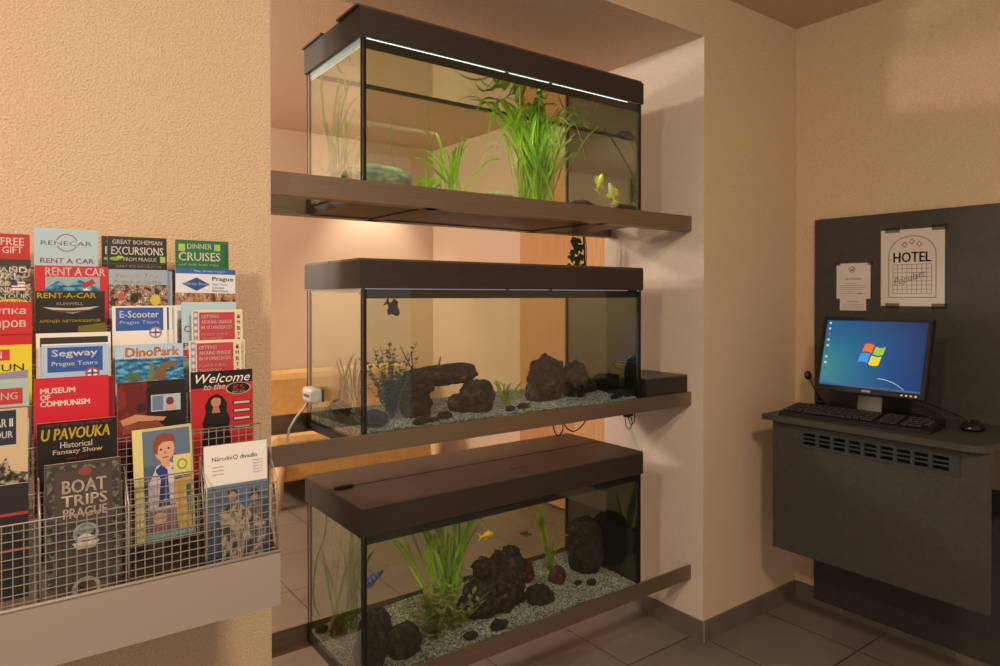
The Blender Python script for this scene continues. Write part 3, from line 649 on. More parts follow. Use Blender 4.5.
cable([(.756, 1.868, .63), (.750, 1.868, .56), (.75, 1.93, .47), (.749, 1.955, .38), (.75, 1.95, .33), (.756, 1.93, .30)], .0022, 'black air line running down inside the left pane of the bottom aquarium', 'air_line')
# hanging ivy
t = thing('hanging_ivy', 'dark green ivy hanging below the top shelf beside the cables', 'plant', (1.86, 2.0, 1.37))
mb = MB(m_ivy); rn = random.Random(5)
for x0_, zl_ in ((1.84, 1.375), (1.865, 1.39), (1.88, 1.36)): mb.tube([(x0_, 2.005, 1.49), (x0_ + .006, 2.005, 1.44), (x0_ + .002, 2.008, zl_)], .0014, n=5)
mb.build('stems', t)
mb = MB(m_ivy)
for k in range(24):
    c = Vector((1.845 + rn.uniform(-.02, .03), 2.0 + rn.uniform(-.01, .012), rn.uniform(1.37, 1.485))); a = rn.uniform(0, 6.3); L = rn.uniform(.018, .034)
    if k < 7: c.x = 1.842 + rn.uniform(-.008, .008); c.z = 1.405 + k * .010
    dv = Vector((math.cos(a) * .6, -.3, -abs(math.sin(a)) - .2)).normalized()
    mb.ribbon([c, c + dv * L * .4, c + dv * L * .75, c + dv * L * 1.15], [.001, L * .42, L * .3, .0005], (.8, -.6, .15), 0, .15)
mb.build('leaves', t)

# ------------------------------------------------------------------ far room sofa
m_sofa = ramp_mat('mustard_fabric', [(.3, 'D0A868'), (.7, 'DEB878')], 25, .75, bump=.1)
m_leg = ramp_mat('pale_wood', [(.3, 'CFAE80'), (.7, 'DEC294')], 12, .5, stretch=(6, 6, .7))
t = thing('sofa', 'mustard yellow sofa on tapered pale legs in the far room', 'sofa', (1.83, 4.15, 0))
MB(m_sofa).box((1.24, 3.93, .15), (2.42, 4.38, .32), 0, .02).build('base', t)
for i in range(2): MB(m_sofa).box((1.25 + .58 * i, 3.93, .322), (1.825 + .58 * i, 4.25, .43), 0, .045).build('seat_cushion', t)
for i in range(2): MB(m_sofa).box((1.25 + .58 * i, 4.24, .33), (1.825 + .58 * i, 4.39, .77), 0, .05).build('back_cushion', t)
for x in (1.297, 2.35):
    for y in (3.915, 4.32): MB(m_leg).tube([(x, y, 0), (x - .004, y, .29)], [.016, .034], n=16).build('leg', t)

# ------------------------------------------------------------------ brochure rack
t = thing('brochure_rack', 'grey wire brochure rack with a sheet metal tray on the left wall', 'rack', (.09, 1.33, .728))
RX0, RX1 = -.40, .378
mb = MB(m_tray)
mb.box((RX0, 1.137, .728), (RX1, 1.140, .819)).box((RX0, 1.140, .728), (RX1, 1.51, .732)).box((RX0, 1.140, .732), (RX0 + .002, 1.51, .86)).box((RX0, 1.505, .732), (RX1, 1.5235, .83))
mb.prism([(1.140, .732), (1.140, .819), (1.16, .825), (1.50, 1.20), (1.50, .732)], RX1 - .002, RX1, axis='x')
mb.tube([(RX0, 1.1385, .819), (RX1, 1.1385, .819)], .003, n=8)
mb.build('tray', t)
CX = [-.0675, .0425, .1525, .2625, .3725]
def ky(k): return 1.43 - .0445 * k
def kz(k): return 1.364 - .0585 * k
for k in range(7):
    mb = MB(m_wire); y = ky(k) - .020; zf = kz(k) - .214 if k < 6 else .800; zt = zf + .105 if k < 6 else .935; x1 = .374
    nx = int((x1 - RX0) / .0125)
    for i in range(nx + 1):
        x = x1 - i * .0125; mb.box((x - .0006, y - .0006, zf), (x + .0006, y + .0006, zt))
    nz = int((zt - zf) / .0125)
    for j in range(nz + 1): mb.box((RX0, y - .0012, zf + j * .0125 - .0006), (x1, y, zf + j * .0125 + .0006))
    mb.tube([(RX0, y, zt), (x1, y, zt)], .0013, n=6)
    # slot floor wires
    for j in range(4): mb.box((RX0, y + j * .012, zf - .0012), (x1, y + j * .012 + .0012, zf))
    mb.build('wire_grid', t)
for x in [-.0675, .0425, .1525, .2625, .3745]:
    mb = MB(m_wire)
    mb.tube([(x, 1.1415, .80), (x, 1.143, .938), (x, 1.160, .955), (x, 1.188, .985), (x, 1.188, .80)], .0015, n=6)
    mb.tube([(x, 1.1415, .815), (x, 1.186, .985)], .0012, n=6)
    mb.build('divider_wire', t)
mb = MB(m_wire)
for z_ in (.86, 1.0, 1.14, 1.30): mb.tube([(RX0, 1.493, z_), (.374, 1.493, z_)], .0025, n=6)
for x in (-.2, .3): mb.box((x - .012, 1.495, .82), (x + .012, 1.5235, 1.31))
mb.build('back_frame', t)

INK = {}
def ink(c, rough=.38):
    if c in PHOTOS: return PHOTOS[c]
    k = 'print_' + c
    return mat(k, c, rough, spec=.4)
def photo(name, stops, scale, stretch=(1, 1, 1)): return ramp_mat(name, stops, scale, .38, detail=6, stretch=stretch, interp='CONSTANT')
PHOTOS = {
    'crowd': photo('crowd_photo', [(0, '2C2622'), (.42, '6B4A3A'), (.48, 'B08A70'), (.54, '4A5A4A'), (.6, 'D0BFA8'), (.68, '7A8A90')], 95),
    'town': photo('town_photo', [(0, '4A3628'), (.42, '9A6A4A'), (.5, 'B8906A'), (.58, '6A5040'), (.64, 'CFB59A')], 110, (1, 1, .7)),
    'water': photo('water_photo', [(0, '1C4E74'), (.45, '2F78A6'), (.55, '5FA8CC'), (.65, 'CFE6EE')], 60, (1, 1, 2.5)),
    'ornament': photo('ornament_print', [(0, '3A332D'), (.5, '3A332D'), (.52, '55604A'), (.58, '6A6A58')], 120),
    'stage': photo('stage_photo', [(0, '5F1512'), (.5, '7E2018'), (.6, '4A0E0C')], 25),
    'silver': photo('silver_photo', [(0, '3C3A3E'), (.42, '6E665E'), (.5, 'A69886'), (.56, '6A6058'), (.64, '38353A')], 70, (1, 1, .5)),
    'street': photo('street_photo', [(0, '2A2622'), (.45, '5A5248'), (.52, 'A89C8A'), (.6, '3A342E')], 85),
}
def brochure(label, x0, x1, y, zt, art, cover, H=.210, th=.003, lean=3, tilt=0, edge='E2DACB', grp='brochures in the wire rack'):
    """a folded leaflet: a paper slab whose front print is drawn in millimetres (x 0-100, t measured down from the top)"""
    W = x1 - x0; sx = W / 100.0
    mb = MB(ink(edge)); mb.box((0, 0, 0), (W, th, H), 0, .0004)
    lay = [0]
    def fn(x, tt): return (x * sx, -.00022 - lay[0] * .00009, H - tt * .001)
    def poly(pts, c):
        lay[0] += 1; f = mb.face([fn(a, b) for a, b in pts], mb.mi(ink(c)))
    art = [('r', 0, 0, 100, H * 1000, cover)] + list(art)
    for a in art:
        k = a[0]
        if k == 'r': poly([(a[1], a[4]), (a[3], a[4]), (a[3], a[2]), (a[1], a[2])], a[5])
        elif k == 'p': poly(a[1], a[2])
        elif k == 'e':
            poly([(a[1] + a[3] * math.cos(q), a[2] + a[4] * math.sin(q)) for q in [6.2832 * i / 28 for i in range(28)]], a[5])
        elif k == 't':      # text, x, t(top), width, height, colour, [shear, bold]
            lay[0] += 1; op = a[7] if len(a) > 7 else {}
            add_text(mb, a[1], lambda p_, q_: fn(p_, -q_), a[2], -(a[3] + a[5]), a[4], a[5], mb.mi(ink(a[6])), op.get('shear', 0), op.get('bold', .02), op.get('rot', 0))
        elif k == 'ring':
            n = 28; lay[0] += 1; cx, cy, r1, r2, aspect, c = a[1:7]
            for i in range(n):
                q, w_ = 6.2832 * i / n, 6.2832 * (i + 1) / n
                mb.face([fn(cx + r * math.cos(g), cy + r * aspect * math.sin(g)) for r, g in ((r1, q), (r2, q), (r2, w_), (r1, w_))], mb.mi(ink(c)))
    o = mb.build('brochure'); o.location = (x0, y, zt - H); o.rotation_euler = (R(-lean), R(tilt), 0)
    return tag(o, label, 'brochure', grp)
T = lambda s_, x, t_, w_, h_, c, **k: ('t', s_, x, t_, w_, h_, c, k)
RR = lambda a, b, c, d_, col: ('r', a, b, c, d_, col)
def Y_(k): return ky(k)
# column at the picture's left edge
brochure('red brochure reading FREE GIFT, top of the leftmost column', -.062, .041, Y_(0), 1.357, [T('FREE', 60, 7, 32, 13, 'F4EDE4'), T('GIFT', 62, 22, 28, 12, 'F4EDE4')], 'B5262A')
brochure('dark brochure reading AND TOUR with a small flag, leftmost column', -.062, .041, Y_(1), 1.311, [RR(0, 0, 100, 11, '3A342E'), T('EPIC AND', 22, 13, 73, 9, 'E8E2D8'), T('MEDIEVAL', 5, 24, 80, 10, 'E8E2D8'), T('PUB CRAWL OR', 5, 36, 66, 9, 'E8E2D8'), T('UNDERGROUND', 2, 47, 72, 9, 'E8E2D8'), T('TOUR', 62, 58, 34, 8, 'E8E2D8'),
    RR(74, 38, 92, 52, 'E4DDD4'), RR(74, 38, 82, 44, '2B3A6A'), RR(82, 40, 92, 42, 'B0302E'), RR(74, 46, 92, 48, 'B0302E'), ('e', 75, 72, 22, 5, 'D8C62E'), T('WITH THE', 60, 69.5, 30, 5, '30261A')], 'street')
brochure('red brochure with white Cyrillic words, leftmost column', -.062, .041, Y_(2), 1.240, [T('Покупка', 16, 8, 76, 15, 'F1E8E0'), T('даров', 40, 30, 52, 15, 'F1E8E0'), RR(0, 52, 100, 54, '8A1A1C')], 'BE2A2A')
brochure('yellow brochure with a red banner and the word FUN, leftmost column', -.062, .039, Y_(3), 1.173, [RR(20, 7, 72, 24, 'C23234'), T('CITY IN', 26, 10, 36, 11, 'F2EAE2'), T('FUN', 52, 30, 38, 11, '3A4A3A'), ('p', [(40, 45), (95, 40), (95, 60), (40, 60)], '8A8AA4')], 'D6C630')
brochure('pale teal brochure with a red banner ending in ING, leftmost column', -.066, .034, Y_(4), 1.124, [RR(0, 14, 92, 38, 'B8343C'), T('SHOPPING', 16, 20, 70, 11, 'E8DAD2'), RR(0, 42, 100, 60, '9A5A5C')], '9FB8B4')
brochure('sand coloured brochure with a navy card and a red banner, leftmost column', -.068, .031, Y_(5), 1.085, [RR(0, 2, 86, 52, '2A3040'), T('WORLD WAR II', 8, 14, 74, 12, 'E6E0D6'), T('GUIDED TOUR', 12, 32, 70, 10, 'E6E0D6'), ('p', [(50, 84), (58, 60), (62, 84), (74, 70), (80, 90), (100, 94), (100, 120), (0, 120), (0, 95)], 'street'),
    ('p', [(0, 126), (90, 112), (90, 136), (0, 150)], 'B84A34'), T('Join!', 40, 119, 42, 13, 'E8C89A', shear=.2)], 'C4B18E')
brochure('dark brochure standing in the bottom slot of the leftmost column', -.065, .030, Y_(6), .985, [RR(0, 40, 100, 44, 'A03A34'), RR(0, 90, 100, 94, 'A03A34')], '2A2422', H=.16)
# second column
brochure('light blue brochure with a grey and red ring, top of the second column', .047, .144, Y_(0), 1.370, [('ring', 50, 25, 15, 17, .95, '9A5A6A'), RR(8, 21, 92, 31, 'AFC6D2'), T('RENECAR', 10, 22, 80, 8, '8A8E98', bold=.03), T('RENT A CAR', 9, 53, 84, 9, 'B8456A')], 'A9C4D2')
brochure('bright red RENT A CAR brochure with a landscape picture, second column', .046, .155, Y_(1), 1.302, [T('RENT A CAR', 14, 3, 82, 14, 'EFE4DC'), RR(14, 19, 88, 60, '8FA8B4'), ('p', [(14, 60), (14, 40), (30, 26), (44, 36), (60, 24), (88, 40), (88, 60)], 'water'), ('p', [(62, 32), (78, 22), (82, 30), (66, 40)], 'B03034')], 'C0282E')
brochure('black brochure with yellow RENT-A-CAR lettering and silver wings, second column', .045, .145, Y_(2), 1.258, [RR(0, 0, 100, 14, '2A2614'), T('RENT-A-CAR', 3, 3, 84, 9, 'D6C43C', bold=.03), T('RUNWELL', 30, 19, 38, 5, 'B0A89A'), ('p', [(10, 27), (45, 29), (55, 29), (92, 26), (70, 34), (52, 38), (34, 35)], 'B9B4AA'), ('p', [(14, 31), (45, 32.5), (55, 32.5), (86, 31), (66, 35), (52, 36.5), (36, 36)], '4A4640'), T('АРЕНДА АВТОМОБИЛЕЙ', 6, 47, 86, 6.5, 'C8B23A'), ('p', [(60, 60), (100, 54), (100, 70), (60, 70)], '6A6020')], '211C14')
brochure('white brochure with a dark top panel behind the blue and white one', .045, .150, Y_(3) + .012, 1.189, [RR(5, 7, 96, 22, '35302C'), RR(0, 22, 14, 40, 'D8D2C8')], 'E2DCD2')
brochure('white brochure with a blue panel reading Prague Tours, second column', .052, .146, Y_(3), 1.172, [RR(0, 2, 100, 60, 'A8BEDC'), RR(8, 6, 90, 46, '2F55A0'), T('Segway', 14, 10, 68, 14, 'F0EEEA', bold=.03), T('Prague Tours', 14, 29, 68, 9, 'D8DCE8'), ('e', 74, 50, 11, 9, 'E8E4E0'), ('ring', 74, 50, 8, 11, .85, 'B8483C'), RR(72.5, 42, 75.5, 58, '3A4A8A'), RR(66, 48.5, 82, 51.5, '3A4A8A')], 'E6E4E2')
brochure('red brochure with blocky white museum title, second column', .040, .140, Y_(4), 1.122, [T('MUSEUM', 8, 16, 46, 8.5, 'F2E9E4', bold=.05), T('OF', 8, 26, 13, 8.5, 'F2E9E4', bold=.05), T('COMMUNISM', 8, 36, 66, 8.5, 'F2E9E4', bold=.05)], 'C22032')
brochure('second red copy peeking out behind the red museum brochure', .048, .149, Y_(4) + .006, 1.119, [RR(93, 0, 100, 210, '8E1420')], 'B81C2C')
brochure('black brochure with ornate yellow title and white Fantasy Show, second column', .042, .146, Y_(5), 1.059, [T('A TALE OF OLD PRAGUE - A MAGIC SHOW', 6, 3, 88, 3.5, '9A3A34'), T('U PAVOUKA', 5, 10, 86, 17, 'D8BC3A', shear=.15, bold=.03), T('Historical', 28, 31, 40, 9, 'DCD2C4'), T('Fantasy Show', 19, 42, 62, 9, 'DCD2C4'), T('since 2001', 36, 54, 26, 4, '9A3A34')], '1C1612')
brochure('brown brochure reading BOAT TRIPS with pale emblem, bottom of the second column', .049, .146, Y_(6), 1.005, [RR(0, 0, 100, 178, '4A4038'), RR(3, 3, 12, 176, 'ornament'), RR(88, 3, 97, 176, 'ornament'), RR(12, 4, 88, 12, 'ornament'), ('e', 52, 15, 9, 6, '8A3F34'), T('BOAT', 22, 26, 58, 19, 'CBB8AA', bold=.03), T('TRIPS', 21, 48, 60, 16, 'CBB8AA', bold=.03), T('PRAGUE', 23, 67, 58, 14, 'CBB8AA', bold=.03),
    ('ring', 52, 106, 13, 17, .95, '8F9A98'), ('e', 52, 102, 11, 7, '7F8E90'), ('p', [(34, 118), (70, 118), (64, 128), (40, 128)], 'BDB6AA'), ('p', [(38, 112), (50, 106), (66, 112), (62, 116), (42, 116)], 'D2CABC'), T('Prague Cruises', 24, 136, 56, 4, '9A5A48'), T('every hour', 32, 148, 40, 4, '9A5A48'), T('Charles Bridge', 26, 160, 52, 4, '9A5A48'), ('ring', 52, 186, 14, 19, .9, '9A9388')], '463C34', H=.18)
# third column
for dx, lab in ((-.009, 'second black copy showing left of the EXCURSIONS brochure'), (0, 'black brochure with white EXCURSIONS lettering, top of the third column')):
    brochure(lab, .159 + dx, .259 + dx, Y_(0) + (.005 if dx else 0), 1.361, [T('GREAT BOHEMIAN', 8, 6, 84, 8, 'E9E2D6'), T('EXCURSIONS', 6, 19, 88, 15, 'F1EADF'), T('FROM PRAGUE', 26, 39, 56, 7, 'DDD5C8'), ('e', 12, 42, 9, 3.5, '7FA63A'), ('e', 20, 39, 6, 3, '9CBF4A'), RR(88, 36, 97, 48, '9CBF4A'), T('DAILY BUS EXCURSIONS', 14, 54, 76, 4, 'B8B0A2'), RR(0, 51, 100, 52, '5A5248')], '1E1A17')
brochure('travel brochure with a crowd picture and yellow Bicycle Trip script, third column', .156, .252, Y_(1), 1.298, [RR(0, 0, 100, 26, '93A8BE'), T('Bicycle Trip', 12, 7, 72, 10, 'D9C552', shear=.2), T('Prague & Castle', 8, 19, 80, 8, 'CDB858', shear=.2), RR(0, 28, 100, 70, 'crowd'), ('e', 42, 52, 7, 9, '2B2623'), ('e', 78, 56, 9, 10, 'C8B83A'), ('e', 20, 50, 6, 8, 'B0584A')], '93A8BE')
brochure('second copy edge right of the bicycle trip brochure', .166, .261, Y_(1) + .005, 1.296, [RR(80, 0, 100, 70, '8FA3BA'), T('by', 90, 20, 7, 6, 'E8D860')], '8496AC')
for k, (dx, lab) in enumerate(((.018, 'rearmost white copy right of the blue panelled brochure, third column'), (.010, 'middle white copy right of the blue panelled brochure, third column'), (0, 'white brochure with a blue panel and round tower sign, third column'))):
    brochure(lab, .156 + dx, .243 + dx, Y_(2) + (.008 - .004 * k if dx else 0), 1.232, [RR(6, 3, 93, 44, '2F5AA8'), T('E-Scooter', 13, 9, 72, 12, 'EDEBE8', bold=.03), T('Prague Tours', 13, 26, 72, 8, 'C8D2E6'), ('e', 78, 48, 12, 10, 'E8E4E0'), ('ring', 78, 48, 9, 12, .85, '8A8A92'), RR(76.5, 40, 79.5, 57, 'B04A3C'), RR(69, 46.5, 87, 49.5, '3A4A8A')], 'E4E0DA')
brochure('blue brochure with orange dinosaur park title, third column', .155, .261, Y_(3), 1.166, [RR(0, 0, 100, 24, 'A9C6DE'), RR(0, 24, 100, 64, 'water'), T('DinoPark', 14, 6, 80, 15, 'B0282A', bold=.07), T('DinoPark', 15, 7, 78, 13, 'E2A42E', bold=.02), T('adventure', 36, 22, 36, 4, 'F0EDE8'), ('p', [(54, 62), (58, 44), (68, 34), (84, 30), (92, 36), (86, 40), (74, 44), (72, 62)], '7A5A3A'), ('p', [(10, 60), (20, 46), (34, 50), (40, 62)], '4E6A4A'), ('p', [(44, 64), (50, 34), (56, 30), (54, 64)], '6A7A4A')], '8FB8D6')
brochure('dark red theatre brochure with a reclining figure, third column', .152, .256, Y_(4), 1.107, [RR(0, 0, 42, 100, 'stage'), RR(42, 0, 100, 100, '1E1716'), RR(48, 24, 92, 52, 'A9B6C4'), RR(50, 26, 66, 50, '6A7A94'), ('e', 76, 36, 6, 7, '6A3A2C'), ('p', [(68, 50), (70, 42), (84, 42), (86, 50)], 'C49A86'), ('e', 34, 44, 7, 8, '3A1C14'), ('p', [(4, 62), (26, 54), (44, 58), (70, 62), (66, 68), (30, 66), (8, 72)], 'C08A68'), ('p', [(10, 70), (56, 66), (70, 80), (6, 86)], '7E4A34'), T('WANTED', 8, 6, 40, 4, 'B0382C')], '5A1613')
brochure('brochure with a painted boy in a blue waistcoat, leaning in the third column', .172, .260, Y_(5), 1.034, [RR(0, 0, 16, 180, 'D8CF86'), RR(16, 4, 96, 178, '5E7288'), RR(16, 60, 96, 178, '4F6178'),
    ('p', [(24, 90), (38, 62), (56, 56), (76, 64), (84, 100), (86, 134), (30, 134)], 'C9C2CE'), ('p', [(36, 68), (46, 60), (58, 72), (70, 64), (80, 78), (82, 128), (36, 128)], '2F3C7C'), ('p', [(56, 70), (66, 70), (70, 126), (58, 126)], 'CFC6D2'), ('p', [(22, 92), (36, 70), (44, 84), (38, 130), (24, 132)], 'BFB4C4'),
    ('e', 52, 36, 17, 20, 'D2A184'), ('p', [(34, 40), (33, 24), (40, 13), (54, 9), (68, 14), (71, 26), (62, 24), (50, 24), (42, 30), (40, 44)], '8A4630'), ('e', 46, 36, 2, 1.6, '2E2420'), ('e', 59, 35, 2, 1.6, '2E2420'), ('p', [(52, 36), (56, 44), (51, 44)], 'B98468'), RR(48, 48, 58, 50, 'A0503E'), ('p', [(44, 54), (60, 54), (58, 64), (48, 64)], 'CD9A7C'),
    RR(66, 48, 96, 82, 'D8CC7A'), ('ring', 81, 64, 6, 9, 1, '8A9A4A'), ('p', [(66, 88), (96, 86), (94, 170), (70, 172)], 'C9A24A'), RR(20, 132, 68, 170, '7A5A66'), ('e', 40, 146, 12, 9, 'C4A090'), ('p', [(86, 100), (96, 96), (96, 150), (88, 150)], '3E7A5A'), RR(16, 168, 96, 178, '6FA4A4')], 'C7BD86', H=.180, tilt=-1.5)
# fourth column
brochure('green DINNER CRUISES brochure, top of the right column', .274, .374, Y_(0), 1.360, [RR(6, 8, 18, 22, 'A9C25A'), T('DINNER', 22, 7, 46, 10, 'E6EDDC'), RR(72, 7, 84, 20, '9CC04A'), T('CRUISES', 6, 24, 78, 17, 'E9EEDF'), T('and daily boat trips', 6, 46, 74, 6, 'B9CDB0'), RR(92, 6, 97, 50, '1E5A36')], '1F6B3F')
brochure('white brochure with a blue lozenge and blue top edge, right column', .263, .372, Y_(1), 1.303, [RR(0, 0, 100, 10, '2F5FA8'), T('Praha - the visitor transport', 30, 2.5, 52, 5, 'D8E0EC'), ('p', [(10, 30), (34, 17), (56, 30), (34, 43)], '2C4E8A'), T('Gray line', 14, 26.5, 38, 7, 'C8D2E2'), T('Prague', 60, 15, 36, 10, '3A506E', bold=.03), T('City Tours', 60, 28, 26, 4, '7A8698'), T('Cruises', 60, 34, 20, 4, '7A8698'), T('Excursions', 60, 40, 28, 4, '7A8698'), RR(0, 47, 100, 70, 'town')], 'D5DCE4', tilt=1)
brochure('pale blue brochure behind the first red and cream city transport leaflet', .270, .368, Y_(2) + .012, 1.238, [T('C', 4, 44, 10, 12, 'C2343A', bold=.04), T('P', 2, 76, 10, 10, 'C2343A', bold=.04), RR(0, 88, 12, 100, 'C23C3A')], 'AECBDA')
def transport(lab, xa, xb, k, zt, dx=0, dy=0):
    brochure(lab, xa + dx, xb + dx, Y_(k) + dy, zt, [RR(3, 3, 12, 150, '8E8CA8'), RR(14, 5, 84, 150, 'B8404A'), RR(87, 5, 96, 150, 'D8CDA8')] + [('e', 7.5, 10 + q * 12, 3.2, 4, 'D6C8CE') for q in range(5)] + [T(s_, 88.5, 10 + q * 11, 6, 7, '5A5A5A') for q, s_ in enumerate('iMBTi')] +
        [T('GETTING', 18, 10, 34, 6.5, 'E6D4CE', bold=.03), T('AROUND PRAGUE', 18, 20, 60, 6.5, 'E6D4CE', bold=.03), T('IN 10 LANGUAGES', 18, 30, 60, 6.5, 'E6D4CE', bold=.03), T('PRAGUE PUBLIC', 18, 44, 52, 5, 'D8BCB8'), T('TRANSPORT', 18, 52, 42, 5, 'D8BCB8')], 'DDD3B4')
transport('upper red and cream leaflet about city transport in ten languages', .283, .374, 2.2, 1.224)
transport('rear copy edge right of the lower red and cream transport leaflet', .271, .362, 3, 1.168, .008, .006)
transport('lower red and cream leaflet about city transport, above the black Welcome brochure', .271, .362, 3, 1.169)
brochure('red and black brochure with white Welcome script and a dark haired woman, right column', .264, .369, Y_(4), 1.117, [('p', [(0, 0), (100, 0), (100, 22), (60, 26), (0, 30)], '1C1212'), T('Welcome', 8, 5, 88, 16, 'E9E2DA', shear=.35, bold=.015), T('to the', 20, 22, 34, 11, 'DCD4CA', shear=.35), ('e', 76, 33, 21, 11, '181212'), ('ring', 76, 33, 19, 21, .52, 'B9A99A'), T('K5', 68, 27, 18, 10, 'C83A38', bold=.03), T('RELAX', 66, 38, 22, 3, 'D8CFC4'),
    ('p', [(16, 130), (20, 104), (17, 90), (23, 74), (22, 60), (28, 47), (39, 41), (50, 46), (57, 58), (56, 72), (62, 86), (59, 102), (64, 130)], '1A1010'), ('e', 39, 54, 8, 10.5, 'B9806A'), ('p', [(35, 62), (43, 62), (46, 74), (32, 74)], 'AA725C'), ('p', [(30, 53), (33, 43), (42, 41), (48, 46), (49, 56), (45, 48), (36, 47)], '140C0C'), RR(66, 56, 96, 62, '2A1A18'), RR(68, 57, 94, 61, 'C0B2A4'), RR(66, 70, 96, 76, '2A1A18'), RR(68, 71, 94, 75, 'C0B2A4'), RR(66, 84, 96, 90, '2A1A18'), RR(68, 85, 94, 89, 'C0B2A4'), RR(66, 98, 96, 104, '2A1A18'), RR(68, 99, 94, 103, 'C0B2A4')], 'B5252B')
brochure('white topped theatre brochure with two statues, bottom of the right column', .265, .366, Y_(6), 1.003, [RR(0, 0, 100, 66, 'E2DDD8'), T('Národní', 12, 19, 32, 7, '4A4650'), ('ring', 49, 22.5, 2.6, 3.8, 1.1, '4A4650'), T('divadlo', 56, 19, 28, 7, '4A4650')] + [T('opera balet', 12, 34 + q * 6, 18, 2.8, 'B48A5A') for q in range(3)] + [T('sezona 14', 76, 30 + q * 5, 16, 2.4, '9A94A0') for q in range(5)] +
    [RR(0, 66, 100, 74, '6A7A92'), RR(0, 70, 100, 200, '54657F'), ('p', [(0, 140), (30, 110), (60, 120), (100, 100), (100, 205), (0, 205)], '3C4658'), ('e', 43, 84, 7.5, 9, '9C8674'), ('p', [(35, 84), (36, 74), (44, 72), (51, 77), (50, 84), (44, 78)], '4A3A32'), ('p', [(20, 112), (34, 96), (52, 94), (62, 110), (64, 150), (58, 190), (24, 190), (24, 150)], 'silver'), ('e', 78, 90, 6.5, 8, '96806E'), ('p', [(71, 92), (72, 80), (80, 78), (86, 84), (85, 92), (80, 85)], '46362E'), ('p', [(62, 112), (72, 102), (86, 102), (96, 120), (96, 160), (90, 190), (66, 190)], 'silver'), ('p', [(22, 112), (30, 108), (56, 138), (50, 146)], 'A8968A')], '46526A', H=.182)

# ------------------------------------------------------------------ computer corner
t = thing('fold_down_desk', 'anthracite wall board with a fold-down desk shelf and front panel', 'desk', (2.5, 1.05, .03))
MB(m_desk).box((XB, .60, .032), (XR - .0005, 1.434, 1.553), 0, .001).build('back_board', t)
r_ = .05; poly = [(XB, 1.40), (2.207, 1.40), (2.207, .71 + r_)] + [(2.207 + r_ - r_ * math.cos(a), .71 + r_ - r_ * math.sin(a)) for a in [math.pi / 2 * k / 8 for k in range(1, 9)]] + [(XB, .71)]
MB(m_desk).prism(poly, .805, .825, axis='z').build('desk_top', t)
fp = MB(m_desk); PX0, PX1 = 2.24, 2.258; ya, yb_, za, zb_ = .712, 1.377, .345, .805; ga, gb, gc, gd = .79, 1.272, .728, .781
fp.box((PX0, ya, za), (PX1, yb_, gc)).box((PX0, ya, gd), (PX1, yb_, zb_)).box((PX0, ya, gc), (PX1, ga, gd)).box((PX0, gb, gc), (PX1, yb_, gd))
fpo = fp.build('front_panel', t)
m_gr = mat('grey_grille', '34373A', .45)
g = MB(m_gr); x0_, x1_ = PX0 - .003, PX0 + .006
g.box((x0_, ga - .006, gc - .006), (x1_, gb + .006, gc + .006)).box((x0_, ga - .006, gd - .006), (x1_, gb + .006, gd + .006)).box((x0_, ga - .006, gc + .006), (x1_, ga + .022, gd - .006)).box((x0_, gb - .012, gc + .006), (x1_, gb + .006, gd - .006))
n_ = 9; pw = (gb - .012 - ga - .022) / n_
for k in range(1, n_): y_ = ga + .022 + pw * k; g.box((x0_, y_ - .006, gc + .006), (x1_, y_ + .006, gd - .006))
for k in (1, 2): z_ = gc + .006 + (gd - gc - .012) * k / 3; g.box((x0_ + .001, ga + .022, z_ - .0025), (x1_, gb - .012, z_ + .0025))
g.build('vent_grille', fpo)
for y_ in (.73, 1.355): MB(m_desk).prism([(XB, .804), (PX1, .804), (PX1, .70), (XB, .62)], y_ - .009, y_ + .009, axis='y').build('bracket', t)

# papers taped on the board
m_paper = mat('white_paper', 'D8CFC6', .7); m_tape = glassy('clear_tape', (.72, .70, .66), .05, .2); m_pink = mat('paper_ink', '4A423E', .7)
def sheet(label, ya, yb_, za, zb_, x=XB - .0003):
    """paper on the board: local print coordinates a (to the right, 0-1 m) and b (up)"""
    t = thing('paper_sheet', label, 'paper', (x, (ya + yb_) / 2, za))
    MB(m_paper).box((x - .0003, yb_, za), (x, ya, zb_)).build('sheet', t)
    return t, (lambda a, b: (x - .0005, ya - a, za + b))
t, fn = sheet('larger white sheet with an arched HOTEL logo taped on the board', 1.180, .969, 1.212, 1.489)
mb = MB(m_pink)
def stroke(mb, fn, pts, wd=.0012):
    for (a0, b0), (a1, b1) in zip(pts, pts[1:]):
        L = math.hypot(a1 - a0, b1 - b0) or 1e-6; nx, ny = -(b1 - b0) / L * wd / 2, (a1 - a0) / L * wd / 2
        mb.face([fn(a0 + nx, b0 + ny), fn(a0 - nx, b0 - ny), fn(a1 - nx, b1 - ny), fn(a1 + nx, b1 + ny)])
cx = .106
for rr, wd in ((.078, .0022),):
    arch = [(cx - rr, .032), (cx - rr, .185)] + [(cx - rr * math.cos(a), .185 + rr * .86 * math.sin(a)) for a in [math.pi * k / 24 for k in range(1, 24)]] + [(cx + rr, .185), (cx + rr, .032), (cx - rr, .032)]
    stroke(mb, fn, arch, wd)
for dx, dz in ((-.024, .222), (0, .232), (.024, .222)): stroke(mb, fn, [(cx + dx - .008, dz), (cx + dx, dz + .010), (cx + dx + .008, dz), (cx + dx, dz - .010), (cx + dx - .008, dz)], .0022)
add_text(mb, 'HOTEL', fn, cx - .063, .158, .126, .036, 0, 0, .04)
for k in range(9): stroke(mb, fn, [(cx - .064 + k * .016, .046), (cx - .064 + k * .016, .150)], .0013)
for k in range(8): stroke(mb, fn, [(cx - .064, .046 + k * .01486), (cx + .064, .046 + k * .01486)], .0013)
mb.build('logo_print', t)
fn2 = lambda a, b: (fn(a, b)[0] - .0002, fn(a, b)[1], fn(a, b)[2])
